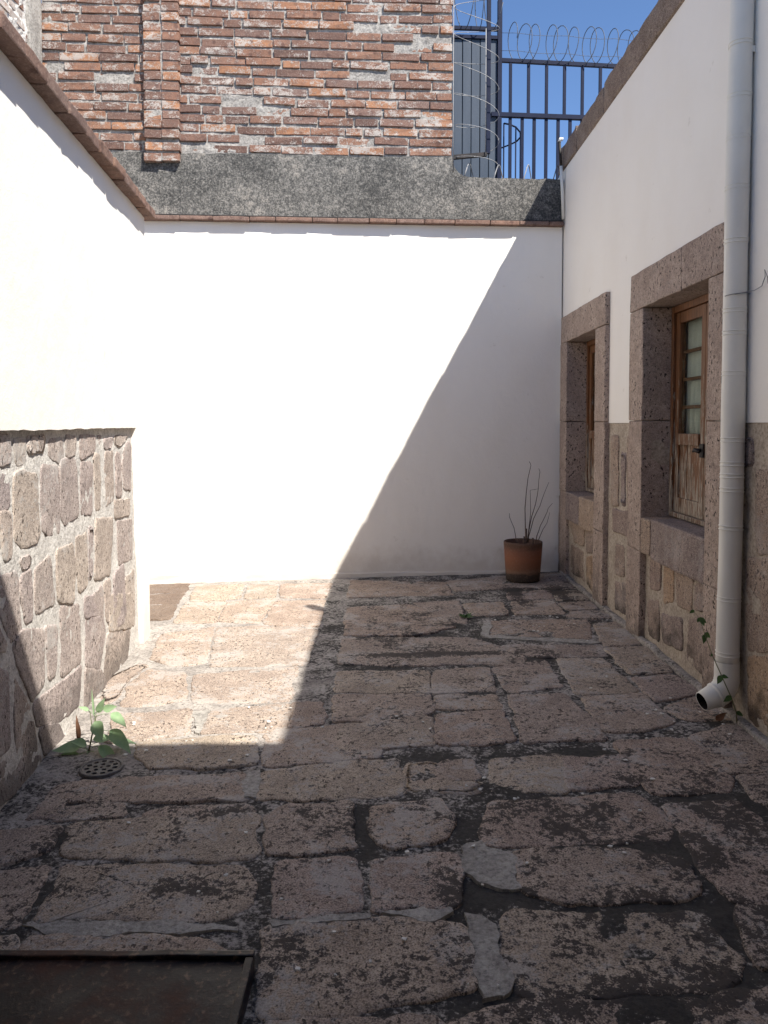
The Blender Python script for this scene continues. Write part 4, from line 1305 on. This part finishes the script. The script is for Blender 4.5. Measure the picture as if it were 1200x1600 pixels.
for i, (z, sl) in enumerate(((6.20, 'upper'), (5.99, 'lower'))):
    v, f = tube_vf([T_f(1.42 + .2 * k, z - .026 * k * .2 + .01 * math.sin(k * 2), .03) for k in range(14)], .0028, 5)
    tag(add('barbed_strand', v, f, 'dark_wire', None, True), f'{sl} straight wire strand strung through the coil on the roof fence', 'wire', 'straight strands in the fence coil')
br = empty('wire_bracket', T_back(.72, 4.15, -.05), 'dark iron bracket with upright post and thin pale rod beside the brick wall end', 'bracket')
v, f = prism_vf([(.69, 4.125), (1.03, 4.165), (1.03, 4.20), (.69, 4.165)], T_back, -.07, -.03); add('arm', v, f, 'black', br)
v, f = prism_vf([(1.025, 4.19), (1.062, 4.19), (1.062, 6.1), (1.025, 6.1)], T_back, -.072, -.032); add('post', v, f, 'blue', br)
v, f = tube_vf([T_back(1.010, 4.17, -.02), T_back(1.010, 5.4, -.02)], .0045, 6); add('rod', v, f, 'wire', br, True)
v, f = tube_vf([T_back(.688, 3.99, .0), T_back(.684, 4.5, .0), T_back(.684, 6.1, .0)], .0045, 6)
tag(add('edge_rod', v, f, 'wire', None, True), 'thin pale rod running up the right edge of the brick wall', 'rod')

# ------------------------------------------------------------------ litter
rs = random.Random(21)
VV, FF = [], []
spots = [(-.95, 3.75, .5, .35, 22), (-.2, 3.75, .5, .2, 10), (1.1, 5.75, .35, .25, 16), (1.55, 3.75, .25, .25, 14), (.9, 3.2, .6, .6, 16), (.4, 2.3, .8, .4, 14), (-.6, 2.6, .7, .6, 12), (1.3, 4.8, .4, .9, 10)]
for cx, cy, rx, ry, n in spots:
    for _ in range(n):
        x = cx + rs.uniform(-rx, rx); y = cy + rs.uniform(-ry, ry)
        s = rs.uniform(.003, .011); a0 = rs.uniform(0, 6); k = len(VV)
        m = rs.randrange(4, 7)
        z = floor_z(x) + .012
        for q in range(m):
            a = a0 + q * W / m; r = s * rs.uniform(.6, 1.3)
            VV.append((x + r * math.cos(a), y + r * math.sin(a) * .8, z + rs.uniform(0, .004)))
        for q in range(m): VV.append((VV[k + q][0], VV[k + q][1], VV[k + q][2] - .004))
        FF.append(tuple(k + q for q in range(m)))
        for q in range(m): FF.append((k + q, k + (q + 1) % m, k + m + (q + 1) % m, k + m + q))
tag(add('paint_flakes', VV, FF, 'flake'), 'scattered white paint flakes and crumbs on the paving', 'litter', kind='stuff')
